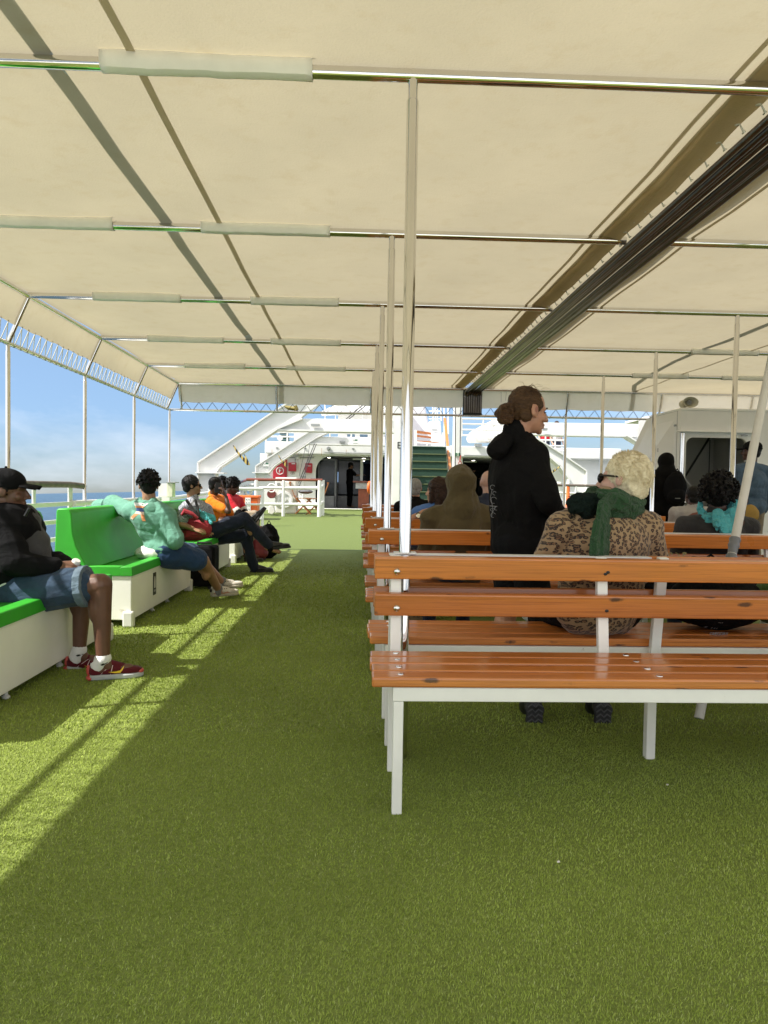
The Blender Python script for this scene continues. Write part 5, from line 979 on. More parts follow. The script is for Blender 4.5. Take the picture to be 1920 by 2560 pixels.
decal('print', pl, tp_, at(1236, 1268, 3.6), _r, (0, 0, 1), PRT, tp_, .002, 0, .6)
# ---- people on the right-hand benches, seen from behind
def back_person(label, head_px, Y, seat_z, wpx, yaw, kind, skin, topc, hood=None, hy=None, hp=0, hr=0, g=.022, hcol=HBLACK, vox=.008, w=1.0, sleeve=2, cap=False, sh_y=None, trousers=DARKDENIM, amp=.008, slope=.045):
    hc = at(head_px[0], head_px[1], Y); s = 1800/Y; sw = wpx/s/2-.05
    J = seated((hc.x, Y-.02, seat_z+.105), yaw, -2, 0, sw, 0, max(.36, hc.z-.15-seat_z-.105), hy=hy, hp=hp, hr=hr)
    J['head'] = hc; J['neck'] = hc-V((0, 0, .155))-J['hd'][1]*.015; J['sp'] = (J['neck']-J['hip']).normalized()
    for k, q in (('L', -1), ('R', 1)):
        J['sh'+k] = J['neck']-V((0, 0, slope+.02))+J['rs']*q*sw; J['el'+k] = J['sh'+k]+V((0, 0, -.26))+J['rs']*q*.03+J['fs']*.05; J['wr'+k] = J['el'+k]+J['fs']*.22-J['rs']*q*.05
    p = person((hc.x, Y, 0), label); bo = body(J, skin, p, vox=vox)
    if kind: hair(J, kind, hcol, bo, seed=int(head_px[0]))
    tp = top(J, 'hoodie' if hood in ('up', 'down') else 'jacket', topc, p, g, sleeve, w, hood or 'collar', amp, vox, int(head_px[0]), k=15 if hood == 'up' else 11); bottom(J, 'trousers', trousers, p, .014, vox=.01)
    for k in 'LR': shoe((J['an'+k].x, J['an'+k].y-.06, 0), J['tdL'], p, LEATHER, BLACK, h=.09)
    return p, J, bo, tp
SZ = .469
back_person('seated person in an olive hooded jacket with the hood up, seen from behind', (1150, 1217), 4.93, SZ, 172, -3, None, OLIVES, OLIVE, 'up', g=.030, w=1.05, amp=.013)
p, J, bo, tp = back_person('seated woman with a brown bob and blue shirt, wearing a wristwatch', (1092, 1228), 6.72, SZ, 120, -6, 'bob', FAIR, BLUESHIRT, hy=-55, hcol=HBROWN)
a = at(1058, 1283, 6.46); c = at(1026, 1297, 6.40); ar = blob('forearm', MB().cone(at(1088, 1278, 6.5), .045, a, .035).cone(a, .03, c, .03).cone(c, .028, c+V((-.06, .0, -.01)), .022), FAIR, p, .007, 2); MB().lathe(at(1047, 1290, 6.43), (_r*.9+_u*.4), [(.036, -.014), (.038, 0), (.036, .014)], 16).build('watch_strap', LEATHER, ar, 0, True); MB().lathe(at(1046, 1290, 6.395), (0, -1, 0.2), [(.02, 0), (.022, .006), (.018, .01), (.001, .01)], 14).build('watch_case', STEEL, ar, 0, True)
blob('sleeve', MB().cone(at(1092, 1276, 6.5), .055, at(1066, 1284, 6.47), .042), CHARCOAL, p, .008, 2)
back_person('seated grey haired man in a dark jacket, nearest to the foot of the stairs', (1037, 1222), 8.55, SZ, 92, 0, 'crop', FAIR, BLACKFLEECE, hcol=HGREY, vox=.01)
back_person('seated bald man in a navy shirt, half hidden by the standing man', (1222, 1208), 6.72, SZ, 125, 4, None, PALE, NAVY)
back_person('seated person with long dark hair between the standing man and the leopard jacket', (1376, 1262), 6.7, SZ, 100, 5, 'long', OLIVES, BLACKFLEECE, hcol=HBROWN, vox=.01)
p, J, bo, tp = back_person('seated person with curly black hair, turquoise scarf and charcoal hoodie', (1795, 1240), 4.95, SZ, 190, 6, 'afro', DEEP, CHARCOAL, hy=25, g=.026, w=1.04, slope=.05)
n = J['neck']+V((0, 0, .02)); mb = MB(); HH = lambda t: n+V((math.cos(t)*.105, math.sin(t)*.09, 0))
for dz, rr in ((-.03, .032), (.005, .03)): mb.tube([HH(6.283*i/18)+V((.01*math.sin(i), 0, dz+.012*math.sin(i*1.3)+.03*math.cos(6.283*i/18))) for i in range(19)], rr, 8)
mb.tube([n+V((.10, -.02, .0)), n+V((.115, .0, .09)), n+V((.10, .03, .17)), n+V((.07, .05, .23))], [.04, .034, .03, .02], 8); mb.tube([n+V((-.10, 0, .0)), n+V((-.115, .02, .05)), n+V((-.10, .05, .1))], [.03, .026, .014], 8)
mb.cone(at(1795, 1285, 4.82), .035, at(1790, 1312, 4.76), .02).cone(at(1800, 1290, 4.80), .03, at(1812, 1325, 4.75), .028).cone(at(1815, 1295, 4.80), .03, at(1830, 1338, 4.75), .03).cone(at(1830, 1280, 4.82), .03, at(1836, 1345, 4.76), .018).cone(at(1790, 1288, 4.8), .03, at(1792, 1324, 4.77), .008)
blob('scarf', mb, TURQ, p, .006, 2, .009, 42, 8)
p, J, bo, tp = back_person('seated woman with short black hair, an earring and a pale grey jacket', (1731, 1241), 8.45, .46, 108, 2, 'crop', DEEP, PALEJACKET, slope=.03); r, f, u = J['hd']
MB().ell(J['head']-r*.088-u*.045-f*.02, (.006, .004, .006)).ell(J['head']-r*.09-u*.07-f*.02, (.009, .004, .014)).build('earring', STEEL, bo, 0, True)
xc = J['hip'].x; t = thing('brown_chair', (xc, 8.42, 0), 'brown moulded chair under the woman in the pale grey jacket', 'chair'); BR = M('brown_plastic', (.16, .045, .03), .45)
MB().span((xc-.23, 8.28, .40), (xc+.23, 8.72, .45)).build('seat', BR, t, .02); MB().tube(arcp((xc, 8.27, .45), .27, math.pi, 0, 12, (1, 0, 0), (0, 0, 1.55)), .02, 8).build('back_frame', BR, t, 0, True); MB().grid(lambda a, b_: V((xc-.22+.44*a, 8.26-.03*math.sin(math.pi*a), .5+.3*b_*math.sin(math.pi*(.15+.7*a)))), 8, 4).build('backrest', BR, t, 0, True, .012)
for sx in (-.2, .2):
    for yy in (8.31, 8.69): MB().tube([(xc+sx, yy, .4), (xc+sx*1.1, yy, 0)], .014, 8).build('leg', BR, t, 0, True)
def back_standing(label, head_px, Y, height, yaw, kind, skin, topc, hood, hy, bot, cap=None, g=.024, w=1.0, bag=False):
    hc = at(head_px[0], head_px[1], Y); J = standing((hc.x, Y, 0), yaw, height, 0, .19, hy=hy); dz = hc-J['head']; p = person((hc.x, Y, 0), label)
    J['head'] = J['head']+V((dz.x, dz.y, dz.z*1)); bo = body(J, skin, p, vox=.008)
    if kind: hair(J, kind, HBLACK, bo)
    if cap: cap_hat(J, cap, bo)
    top(J, 'hoodie' if hood == 'up' else 'jacket', topc, p, g, 2, w, hood, .008, .008, int(hc.x*10), k=10); bottom(J, 'trousers', bot, p, .022, vox=.01)
    for k in 'LR': shoe((J['an'+k].x, J['an'+k].y-.06, 0), J['tdL'], p, LEATHER, BLACK)
    return p, J
p, J = back_standing('standing person in a black hooded coat with a black backpack, reading the notice board', (1663, 1158), 9.75, 1.66, -8, None, DEEP, BLACKFLEECE, 'up', -6, BLACKCOTTON, g=.035, w=1.12)
bk = J['hip'].lerp(J['neck'], .55)-J['fs']*.26; t = thing('backpack', (bk.x, bk.y, bk.z-.25), 'black backpack worn by the person in the black hooded coat', 'backpack')
bp = blob('bag_body', MB().ell(bk, (.16, .085, .24)).ell(bk-V((0, .05, .09)), (.13, .07, .11)), BLACKCOTTON, t, .008, 2, .006, 14); MB().box(bk+V((-.02, -.122, -.12)), (.07, .004, .012)).build('label_strip', PRT, bp); MB().tube([bk+V((-.03, -.03, .23)), bk+V((0, -.05, .27)), bk+V((.03, -.03, .23))], .008, 6).build('carry_loop', BLACKCOTTON, bp, 0, True)
p, J = back_standing('standing man in a blue denim jacket and black cap by the dark doorway', (1878, 1128), 8.75, 1.74, -8, 'crop', DEEP, DENIMJ, 'collar', -62, TANP, BLACKCOTTON, g=.034, w=1.1)
t = thing('mustard_bag', (J['hip'].x-.16, 8.5, .62), 'mustard coloured bag hanging at the denim jacket man', 'bag'); bg_ = J['hip']+V((-.12, -.21, -.06)); blob('bag_body', MB().ell(bg_, (.13, .06, .11)), M('mustard_cloth', (.34, .20, .04), .8), t, .008, 2, .006, 20)
# ---- people in the doorway of the deckhouse
for px, Y, lab, ya in ((873, 28.0, 'dark clothed person leaning on the bar counter inside the doorway', 70), (884, 29.2, 'second dark clothed person deeper in the doorway behind the counter', -60), (1183, 29, 'dark figure standing inside the doorway right of the stairs', 10)):
    b0 = at(px, 1276, Y); b0.z = zf; J = standing(b0, ya, 1.76, hp=-10); J['elR'] = J['shR']+J['fs']*.2-UP*.16; J['wrR'] = J['elR']+J['fs']*.24+UP*.02; J['elL'] = J['shL']+J['fs']*.2-UP*.16; J['wrL'] = J['elL']+J['fs']*.24+UP*.02
    p = person(b0, lab); bo = body(J, OLIVES, p, vox=.014); hair(J, 'short', HBLACK, bo, .012); top(J, 'shirt', BLACKFLEECE, p, .02, 1, 1, None, .004, .014); bottom(J, 'trousers', BLACKCOTTON, p, .02, vox=.014)
for px, y_, cm, lab in ((1362, 1100, REDT, 'tiny person in a pinkish red top on the upper deck behind the right railing'), (1390, 1101, PALEJACKET, 'tiny person in a pale top on the upper deck behind the right railing')):
    b0 = at(px, 1127, 26.5); J = standing(b0-UP*.55, 160, 1.65); p = person(b0-UP*.55, lab); bo = body(J, PALE, p, vox=.02); hair(J, 'short', HBROWN, bo, .016); top(J, 'shirt', cm, p, .02, 1, 1, None, .004, .018); bottom(J, 'trousers', DARKDENIM, p, .02, vox=.018)
# ---- left side: man in black jacket, cap and denim shorts
J = seated((-2.0, 4.22, .575), 84, 14, 8, .185, 0, .46, hy=76, hp=-2, arms=0)
J['neck'] = at(28, 1268, 4.18); J['sp'] = (J['neck']-J['hip']).normalized(); J['head'] = at(20, 1228, 4.15); J['shR'] = at(12, 1312, 4.06); J['shL'] = at(60, 1310, 4.38); J['rs'] = (J['shR']-J['shL']).normalized()
J['elR'] = at(42, 1408, 3.98); J['wrR'] = at(140, 1416, 4.08); J['elL'] = at(105, 1398, 4.42); J['wrL'] = at(160, 1412, 4.25)
J['hpR'] = at(45, 1482, 4.10); J['hpL'] = J['hip']+V((0, .1, .0)); J['knR'] = at(252, 1462, 4.08); J['knL'] = at(208, 1452, 4.36); J['anR'] = at(258, 1652, 4.08); J['anL'] = at(198, 1630, 4.34); J['tdR'] = V((.93, .36, 0)); J['tdL'] = V((.93, .3, 0))
p = person((-2.0, 4.2, 0), 'seated man in a black jacket, black cap and denim shorts with wine red trainers', None)
bo = body(J, BROWN, p, {'R': (V((.9, .3, .05)), V((0, .5, -.8)), 1, .75), 'L': (V((.75, -.55, 0)), V((0, -.5, -.8)), -1, .75)}, vox=.0055, w=1.08); hair(J, 'crop', HBLACK, bo); cap_hat(J, BLACKCOTTON, bo)
r, f, u = J['hd']; blob('beard', MB().ell(J['head']+f*.045-u*.085, (.047, .045, .032), rot3(r, f, u)), HBLACK, bo, .005, 2, .002, 120)
jk = top(J, 'jacket', BLACKCOTTON, p, .034, 2, 1.2, 'collar', .014, .006, 31, k=10); blob('t_shirt', MB().ell(J['hip']+V((.06, -.03, .06)), (.19, .17, .13)).ell(J['hip'].lerp(J['neck'], .36)+V((.09, -.01, 0)), (.135, .15, .17)).ell(J['hip'].lerp(J['neck'], .7)+V((.08, 0, 0)), (.09, .12, .14)), GREYSHIRT, p, .008, 3, .006)
blob('shirt_hem', MB().ell(J['hip']+V((-.02, -.10, -.03)), (.20, .14, .075)), WHITET, p, .006, 3, .005)
MB().tube([at(62, 1290, 4.0), at(70, 1276, 4.0), at(73, 1270, 4.0)], .008, 6).build('strap_end', BLACK, jk, 0, True)
sh = bottom(J, 'shorts', DENIM, p, .032, .72, 1.12, .007, .006); 
for k in 'LR':
    d = (J['kn'+k]-J['hp'+k]).normalized(); q = J['hp'+k].lerp(J['kn'+k], .80); blob('cuff', MB().tube([q-d*.022, q+d*.022], .118 if k == 'R' else .112, 22), DENIMCUFF, sh, .005, 1, .002, 40)
SWOOSH = [(-.030, -.012), (-.012, -.020), (.006, -.015), (.045, .010), (.050, .016), (.006, -.004), (-.008, -.006), (-.014, -.003), (-.013, .004), (-.018, .002)]
SWY = [[(-.045, -.003), (-.010, -.012), (.020, -.014), (.034, .002), (.040, .020), (.018, .000), (-.002, -.003)]]
def trainer(heel, d, k, pitch=0):
    d = V(d).normalized(); d = (d+V((0, 0, pitch))).normalized(); o, P, R = shoe(heel, d, p, WINE, SOLE, .295, .050, .095); s = R @ V((1, 0, 0)); u = R @ V((0, 0, 1))
    decal('side_mark', SWY, o, P(.03, .50, .05), d, u, YELLOW, o, .003, 1)
    decal('side_line', [[(-.075, -.02), (-.070, -.02), (-.012, .035), (-.017, .035)], [(-.02, -.022), (-.016, -.022), (-.004, .03), (-.008, .03)]], o, P(.03, .45, .05), d, u, M('pale_pink_line', (.6, .45, .45), .6), o, .003, 1)
    MB().ell(P(0, .0, .055), (.012, .012, .030), R).build('heel_tab', CORAL, o, 0, True); MB().ell(P(0, .93, .034), (.036, .022, .016), R, 14, 8).build('toe_cap', CORAL, o, 0, True); MB().ell(P(0, .03, .012), (.040, .022, .016), R, 14, 8).build('heel_rubber', CORAL, o, 0, True)
    mb = MB()
    for i in range(5): mb.tube([P(-.028, .32+.07*i, .080-.006*i), P(0, .33+.07*i, .094-.008*i), P(.028, .32+.07*i, .080-.006*i)], .0035, 6)
    mb.tube([P(0, .30, .10), P(.02, .22, .125), P(.01, .30, .135), P(0, .31, .10)], .0028, 6).tube([P(0, .30, .10), P(-.02, .26, .12), P(-.02, .34, .12), P(0, .31, .10)], .0028, 6); mb.build('laces', HBROWN, o, 0, True)
    an = J['an'+k]; sk = blob('sock', MB().cone(an+UP*.012, .046, P(0, .17, .075), .044), SOCK, p, .005, 2); decal('sock_mark', [[(x*.5, y*.5) for x, y in SWOOSH]], sk, an+V((.0, 0, -.008)), d, UP, BLACK, sk, .002, 0)
trainer((J['anR'].x-.075, J['anR'].y-.02, 0), (.93, .34, 0), 'R'); trainer((J['anL'].x-.075, J['anL'].y-.02, J['anL'].z-.105), (.93, .28, 0), 'L', -.16)
c = at(184, 1416, 4.14); t = thing('white_cup', c, 'small white can held in the hands of the man in denim shorts', 'cup'); MB().lathe(c, (.5, -.2, .8), [(.001, -.05), (.021, -.05), (.024, -.04), (.024, .035), (.019, .045), (.001, .045)], 18).build('can_body', WHITE, t, 0, True)
# ---- man in mint hoodie
J = seated((-1.93, 6.92, .575), 60, 6, -45, .19, 0, .47, hy=-22, hp=-4, arms=0)
J['hip'] = at(408, 1376, 6.52); J['neck'] = at(373, 1260, 6.48); J['sp'] = (J['neck']-J['hip']).normalized(); J['head'] = at(371, 1215, 6.50); J['shL'] = at(330, 1280, 6.54); J['shR'] = at(416, 1290, 6.42); J['rs'] = (J['shR']-J['shL']).normalized()
J['elL'] = at(288, 1258, 6.72); J['wrL'] = at(240, 1268, 6.95); J['elR'] = at(440, 1352, 6.34); J['wrR'] = at(428, 1366, 6.6)
J['hpR'] = at(414, 1386, 6.44); J['hpL'] = at(416, 1380, 6.62); J['knR'] = at(508, 1402, 6.62); J['knL'] = at(488, 1387, 6.9); J['anR'] = at(545, 1472, 7.0); J['anL'] = at(556, 1456, 7.2); J['tdR'] = J['tdL'] = V((.8, .35, .1))
p = person((-1.95, 6.9, 0), 'seated young man in a mint hoodie with a striped print and navy shorts'); bo = body(J, OLIVES, p, vox=.0065, hands={'L': (V((-.9, .3, -.3)), UP*-1, -1, .5)}); hair(J, 'wavy', HBLACK, bo, .005)
tp_ = top(J, 'hoodie', MINT, p, .034, 2, 1.06, 'down', .012, .006, 41, k=9); blob('t_shirt', MB().ell(J['hip']+V((-.03, -.05, -.02)), (.21, .15, .085)), WHITET, p, .008, 3, .006)
bottom(J, 'shorts', BLUESHORTS, p, .034, .80, 1.05, .008, .006)
xw, xo = (.70, .70, .72), (.7, .16, .06)
for cl_, pls in ((M('print_white', (.72, .70, .68), .7), [[(-.075, .06), (.07, .072), (.045, .045), (-.055, .035)]]), (M('print_orange', (.70, .25, .10), .7), [[(-.055, .035), (.045, .045), (.03, .028), (-.04, .02)], [(-.045, -.035), (.0, -.03), (-.05, -.075), (-.085, -.07)], [(.02, -.03), (.055, -.03), (.075, -.08), (.045, -.085)]]), (M('print_blue', (.08, .12, .35), .7), [[(-.035, .018), (.03, .026), (.045, -.005), (-.035, -.012)]]), (M('print_peach', (.75, .55, .42), .7), [[(-.035, -.012), (.045, -.005), (.055, -.03), (-.045, -.035)], [(-.05, -.075), (-.085, -.07), (-.095, -.085), (-.06, -.09)]])):
    decal('print', pls, tp_, at(342, 1277, 6.3), V((1, -.1, -.12)), UP, cl_, tp_, .003, 1, .4)
def sneaker(heel, d, par):
    o, P, R = shoe(heel, d, par, CREAMSHOE, M('gum_grey_sole', (.42, .38, .30), .6), .28, .048, .085); dd = R @ V((0, 1, 0)); u = R @ V((0, 0, 1))
    decal('side_stripe', [[(-.03+.022*i, -.02), (-.02+.022*i, -.02), (-.032+.022*i, .024), (-.042+.022*i, .024)] for i in range(3)], o, P(.03, .52, .05), dd, u, BLACK, o, .003, 0)
    MB().ell(P(0, .03, .06), (.03, .014, .022), R).build('heel_tab', BLACK, o, 0, True); mb = MB()
    for i in range(4): mb.tube([P(-.024, .34+.08*i, .078-.006*i), P(0, .35+.08*i, .088-.008*i), P(.024, .34+.08*i, .078-.006*i)], .003, 6)
    mb.build('laces', WHITE, o, 0, True)
sneaker(J['anR']+V((-.07, -.02, -.075)), (.86, .40, .02), p); sneaker(J['anL']+V((-.07, -.02, -.07)), (.92, .25, .08), p)
for k in 'LR': blob('sock', MB().cone(J['an'+k]+UP*.015, .044, J['an'+k]-UP*.035, .042), cloth('grey_sock', (.2, .2, .2)), p, .006, 1)
# ---- man in jeans with red backpack
J = seated((-2.0, 8.9, .575), 80, 12, -8, .19, 0, .48, hy=74, hp=2, arms=0)
J['hip'] = at(496, 1345, 8.9); J['neck'] = at(482, 1252, 8.88); J['sp'] = (J['neck']-J['hip']).normalized(); J['head'] = at(472+9, 1214, 8.86); J['shR'] = at(462, 1275, 8.72); J['shL'] = at(512, 1272, 9.06); J['rs'] = (J['shR']-J['shL']).normalized()
J['elR'] = at(452, 1310, 8.60); J['wrR'] = at(483, 1322, 8.62); J['elL'] = at(530, 1305, 9.1); J['wrL'] = at(528, 1322, 8.85)
J['hpR'] = at(505, 1338, 8.82); J['hpL'] = J['hip']+V((0, .1, 0)); J['knR'] = at(610, 1298, 8.9); J['anR'] = at(672, 1362, 9.1); J['knL'] = at(612, 1340, 9.1); J['anL'] = at(636, 1422, 9.22); J['tdR'] = V((.9, .2, -.25)); J['tdL'] = V((.95, .2, 0))
p = person((-2.0, 8.9, 0), 'seated man in a patterned shirt and jeans, legs crossed, holding a red backpack'); bo = body(J, OLIVES, p, {'R': (V((.95, -.1, -.2)), V((0, .6, -.7)), 1, .4)}, .006); hair(J, 'short', HBLACK, bo); glasses(J, bo)
r, f, u = J['hd']; blob('beard', MB().ell(J['head']+f*.06-u*.10, (.03, .03, .02), rot3(r, f, u)), HBLACK, bo, .006, 1)
tp_ = top(J, 'shirt', PATTERN, p, .026, 1, 1.08, 'collar', .010, .007, 51, k=10); bottom(J, 'jeans', DARKDENIM, p, .022, 2, 1.0, .008, .007)
MB().tube([at(466, 1250, 8.68), at(478, 1268, 8.64), at(494, 1290, 8.64), at(510, 1306, 8.68)], .018, 8).tube([at(488, 1250, 8.72), at(494, 1268, 8.68), at(497, 1290, 8.66)], .016, 8).build('bag_strap', CHARCOAL, tp_, 0, True)
shoe(J['anR']+V((-.03, 0, -.065)), (.93, .2, .08), p, LEATHER, BLACK, .31, .045, .08); shoe(V((J['anL'].x-.06, J['anL'].y-.02, 0)), (.97, .2, 0), p, LEATHER, BLACK, .31, .045, .09); MB().cone(J['anR'], .044, J['anR']-UP*.05+V((.02, 0, 0)), .042).cone(J['anL'], .044, J['anL']-UP*.05, .042).build('sock', BLACKCOTTON, p, 0, True)
bc = at(494, 1322, 8.72); t = thing('backpack', (bc.x, bc.y, .6), 'red nylon backpack held on the lap of the man in jeans', 'backpack'); bb = blob('bag_body', MB().ell(bc, (.17, .11, .13)).ell(bc+V((-.03, .0, -.06)), (.18, .12, .10)).cone(bc+V((-.15, -.02, .10)), .05, bc+V((.05, -.02, .07)), .04), REDBAG, t, .007, 3, .014, 14, 3)
MB().tube([at(452, 1290, 8.6), at(462, 1278, 8.58), at(478, 1284, 8.58), at(494, 1296, 8.6)], [.012, .03, .028, .02], 8).build('shoulder_strap', REDBAG, bb, 0, True); MB().box(at(474, 1290, 8.54), (.07, .012, .025), Matrix.Rotation(rad(20), 3, 'Y')).build('buckle', BLACK, bb, .003)
cc = at(520, 1292, 8.74); t = thing('turquoise_cloth', (cc.x, cc.y, cc.z-.1), 'crumpled turquoise cloth bundled on top of the red backpack', 'cloth'); blob('cloth', MB().cone(at(497, 1278, 8.75), .03, at(512, 1298, 8.72), .045).cone(at(508, 1288, 8.75), .05, at(535, 1298, 8.74), .025).cone(at(515, 1286, 8.74), .02, at(528, 1306, 8.70), .02), TURQ, t, .006, 2, .016, 30, 5)
# ---- man in orange polo on the phone
J = seated((-2.1, 10.55, .575), 82, 2, -4, .18, 0, .45, hy=75, hp=-8, arms=0)
J['hip'] = at(545, 1325, 10.55); J['neck'] = at(533, 1240, 10.55); J['sp'] = (J['neck']-J['hip']).normalized(); J['head'] = at(541, 1214, 10.5); J['shR'] = at(527, 1257, 10.38); J['shL'] = at(560, 1255, 10.72); J['rs'] = (J['shR']-J['shL']).normalized()
J['elR'] = at(571, 1278, 10.25); J['wrR'] = at(565, 1240, 10.33); J['elL'] = at(580, 1296, 10.75); J['wrL'] = at(560, 1295, 10.4)
J['knR'] = at(612, 1310, 10.5); J['knL'] = at(616, 1308, 10.75); J['anR'] = at(618, 1382, 10.5); J['anL'] = at(626, 1380, 10.75)
p = person((-2.1, 10.55, 0), 'seated man in an orange polo shirt holding a phone to his ear'); bo = body(J, DEEP, p, {'R': (V((-.35, -.1, .9)), V((-.9, .2, -.2)), 1, .5)}, .007); hair(J, 'crop', HBLACK, bo); top(J, 'polo_shirt', ORANGET, p, .022, 1, 1.0, 'collar', .007, .008, 61); bottom(J, 'trousers', BLACKCOTTON, p, .018, vox=.01)
for k in 'LR': shoe((J['an'+k].x-.05, J['an'+k].y, 0), (1, .1, 0), p, LEATHER, BLACK)
r, f, u = J['hd']; c = J['head']+r*.10+f*.015-u*.03; t = thing('phone', c, 'black mobile phone at the ear of the man in orange', 'phone'); MB().box(c, (.012, .075, .15), rot3(r, f, u)).build('phone_body', BLACK, t, .004)
# ---- person in red sweatshirt, and one behind
J = seated((-2.0, 11.3, .575), 78, -8, 0, .17, 0, .43, hy=80, hp=-28, arms=0)
J['hip'] = at(580, 1318, 11.35); J['neck'] = at(573, 1240, 11.35); J['sp'] = (J['neck']-J['hip']).normalized(); J['head'] = at(583, 1216, 11.33); J['shR'] = at(572, 1255, 11.2); J['shL'] = at(596, 1252, 11.5); J['rs'] = (J['shR']-J['shL']).normalized()
J['elR'] = at(598, 1288, 11.1); J['wrR'] = at(618, 1288, 11.25); J['elL'] = at(612, 1285, 11.5); J['wrL'] = at(624, 1286, 11.4); J['knR'] = at(636, 1288, 11.2); J['anR'] = at(630, 1310, 11.1); J['knL'] = at(634, 1306, 11.5); J['anL'] = at(640, 1372, 11.5)
p = person((-2.0, 11.35, 0), 'seated person with black hair bowed over, in a red sweatshirt'); bo = body(J, DEEP, p, None, .008); hair(J, 'wavy', HBLACK, bo, .007); tp_ = top(J, 'sweatshirt', REDT, p, .024, 1, 1.0, None, .007, .008, 71)
mb = MB()
for k in 'LR': mb.cone(J['sh'+k].lerp(J['el'+k], .74), .072, J['el'+k], .066).cone(J['el'+k], .066, J['wr'+k], .05)
blob('black_sleeve', mb, BLACKCOTTON, tp_, .008, 2, .006); mb = MB()
for k in 'LR': q = J['sh'+k].lerp(J['el'+k], .66); mb.cone(q, .076, q.lerp(J['el'+k], .15), .075)
blob('white_band', mb, WHITET, tp_, .008, 1); bottom(J, 'trousers', BEIGE, p, .022, vox=.01); shoe(at(640, 1308, 11.0), (.55, .1, .8), p, LEATHER, BLACK, .28, .05, .09); shoe((J['anL'].x-.05, J['anL'].y, 0), (1, .1, 0), p, LEATHER, BLACK)
J = seated((-2.1, 11.75, .575), 80, 0, 0, .17, 0, .44, hy=70, hp=-10); J['head'] = at(559, 1214, 11.8); J['neck'] = J['head']-UP*.15; p = person((-2.1, 11.75, 0), 'person with black hair mostly hidden behind the orange polo and the red sweatshirt'); bo = body(J, DEEP, p, None, .009); hair(J, 'curly', HBLACK, bo, .008); top(J, 'shirt', CHARCOAL, p, .02, 2, 1, None, .006, .009); bottom(J, 'trousers', BLACKCOTTON, p, .015, vox=.011)
for k in 'LR': shoe((J['an'+k].x-.05, J['an'+k].y, 0), (1, .1, 0), p, LEATHER, BLACK)
# ---- bags and small things
a = atz(470, 1488); t = thing('suitcase', (-1.72, 7.78, 0), 'black suitcase standing on end in the gap between two green seats', 'suitcase'); sc_ = MB().span((-2.0, 7.63, .03), (-1.50, 7.90, .46)).build('shell', BLACKCOTTON, t, .03); MB().tube([(-1.7, 7.7, .46), (-1.7, 7.72, .49), (-1.55, 7.72, .49), (-1.55, 7.7, .46)], .01, 6).build('carry_handle', BLACK, sc_, 0, True)
for x, y in ((-1.95, 7.66), (-1.55, 7.66), (-1.95, 7.87), (-1.55, 7.87)): MB().lathe((x, y-.01, .025), (0, 1, 0), [(.001, 0), (.025, 0), (.025, .02), (.001, .02)], 12).build('wheel', BLACK, t, 0, True)
def pack(name, c, rr, label, mat, parts=(), seed=1):
    c = V(c); t = thing(name, (c.x, c.y, c.z-rr[2]), label, 'backpack' if 'pack' in name else 'bag'); b_ = blob('bag_body', MB().ell(c, rr, None, 18, 12).ell(c+V((0, -rr[1]*.5, -rr[2]*.3)), (rr[0]*.8, rr[1]*.7, rr[2]*.55)).ell(c-V((0, 0, rr[2]*.35)), (rr[0]*1.02, rr[1]*1.02, rr[2]*.6)), mat, t, .007, 3, .010, 14, seed)
    MB().tube([c+V((-.03, 0, rr[2]*.96)), c+V((0, -.01, rr[2]*1.16)), c+V((.03, 0, rr[2]*.96))], .007, 6).build('carry_loop', mat, b_, 0, True); return t, b_
q = at(672, 1358, 11.0); pack('backpack', (q.x, 11.0, .27), (.16, .15, .27), 'black backpack standing on the turf before the person in red', BLACKCOTTON)
q = at(648, 1382, 10.6); pack('red_bag', (q.x, 10.65, .17), (.13, .11, .16), 'red bag lying on the turf beside the crossed legs of the man in jeans', M('wine_red_bag', (.16, .012, .025), .6), seed=4)
q = at(1565, 1560, 3.30); t, b_ = pack('shoulder_bag', (1.08, 3.22, .585), (.22, .13, .115), 'black shoulder bag on the bench beside the leopard jacket', BLACKCOTTON, seed=6)
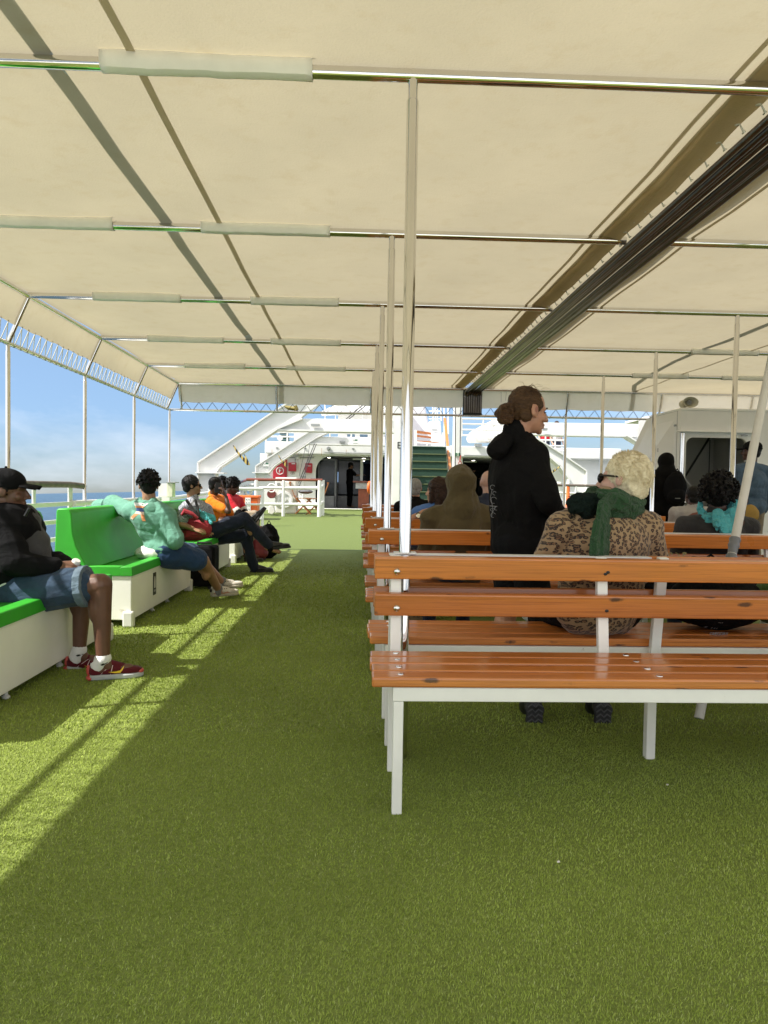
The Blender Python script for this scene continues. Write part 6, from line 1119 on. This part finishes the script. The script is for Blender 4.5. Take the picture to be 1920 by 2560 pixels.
t, b_ = pack('black_backpack', (1.68, 3.30, .60), (.24, .12, .13), 'black backpack with a white triangle logo lying on the nearest bench', BLACKCOTTON, seed=7); lc_ = at(1797, 1568, 3.17)
lg = M('pale_logo', (.32, .32, .33), .6); decal('logo', [[(-.022, -.018), (-.014, -.018), (.004, .022), (-.002, .022)], [(.0, -.018), (.005, -.018), (.008, .022), (.004, .022)], [(.010, -.018), (.014, -.018), (.014, .022), (.010, .022)], [(.018, -.018), (.022, -.018), (.022, .022), (.018, .022)]], b_, lc_, _r, UP, lg, b_, .003, 0, .3); text_mesh('GREGORY', .018, at(1797, 1585, 3.15), _r, UP, 'lettering', lg, b_)
t, b_ = pack('green_bag', (2.02, 3.30, .61), (.15, .12, .14), 'green and black bag at the far right of the nearest bench', cloth('green_bag_cloth', (.06, .12, .03)), seed=8)
t, b_ = pack('black_duffel', (2.15, 4.30, .58), (.42, .15, .13), 'black duffel bag with pale gold lettering on the second bench', BLACKCOTTON, seed=9); gl = M('gold_lettering', (.34, .27, .10), .5); decal('lettering', [q_ for i_ in range(6) for q_ in band([(-.11+.04*i_+.012*math.cos(t_*(1+i_ % 3)), .02*math.sin(t_)) for t_ in [.3+.6*j_ for j_ in range(7)]], .003)], b_, at(1672, 1390, 4.10), _r, UP, gl, b_, .003, 0, .4)
t = thing('carton', (.50, 5.2, 0), 'small brown carton with black letters on the deck under the benches', 'carton'); q = at(1055, 1550, 5.9); ct = MB().span((q.x-.12, 5.9, .003), (q.x+.12, 6.1, .12)).build('carton_body', M('brown_card', (.20, .13, .07), .8), t, .003); text_mesh('AFRA', .06, (q.x, 5.898, .06), (1, 0, 0), UP, 'lettering', BLACK, ct)
# ------------------------------------------------------------------ render settings
sc.view_settings.view_transform = 'Standard'; sc.view_settings.look = 'None'; sc.view_settings.gamma = 1; sc.view_settings.use_curve_mapping = False
sc.view_settings.exposure = 1.66
cy = sc.cycles; cy.max_bounces = 8; cy.diffuse_bounces = 5; cy.glossy_bounces = 4; cy.transmission_bounces = 4; cy.use_denoising = True; cy.sample_clamp_indirect = 8
cy.caustics_reflective = False; cy.caustics_refractive = False
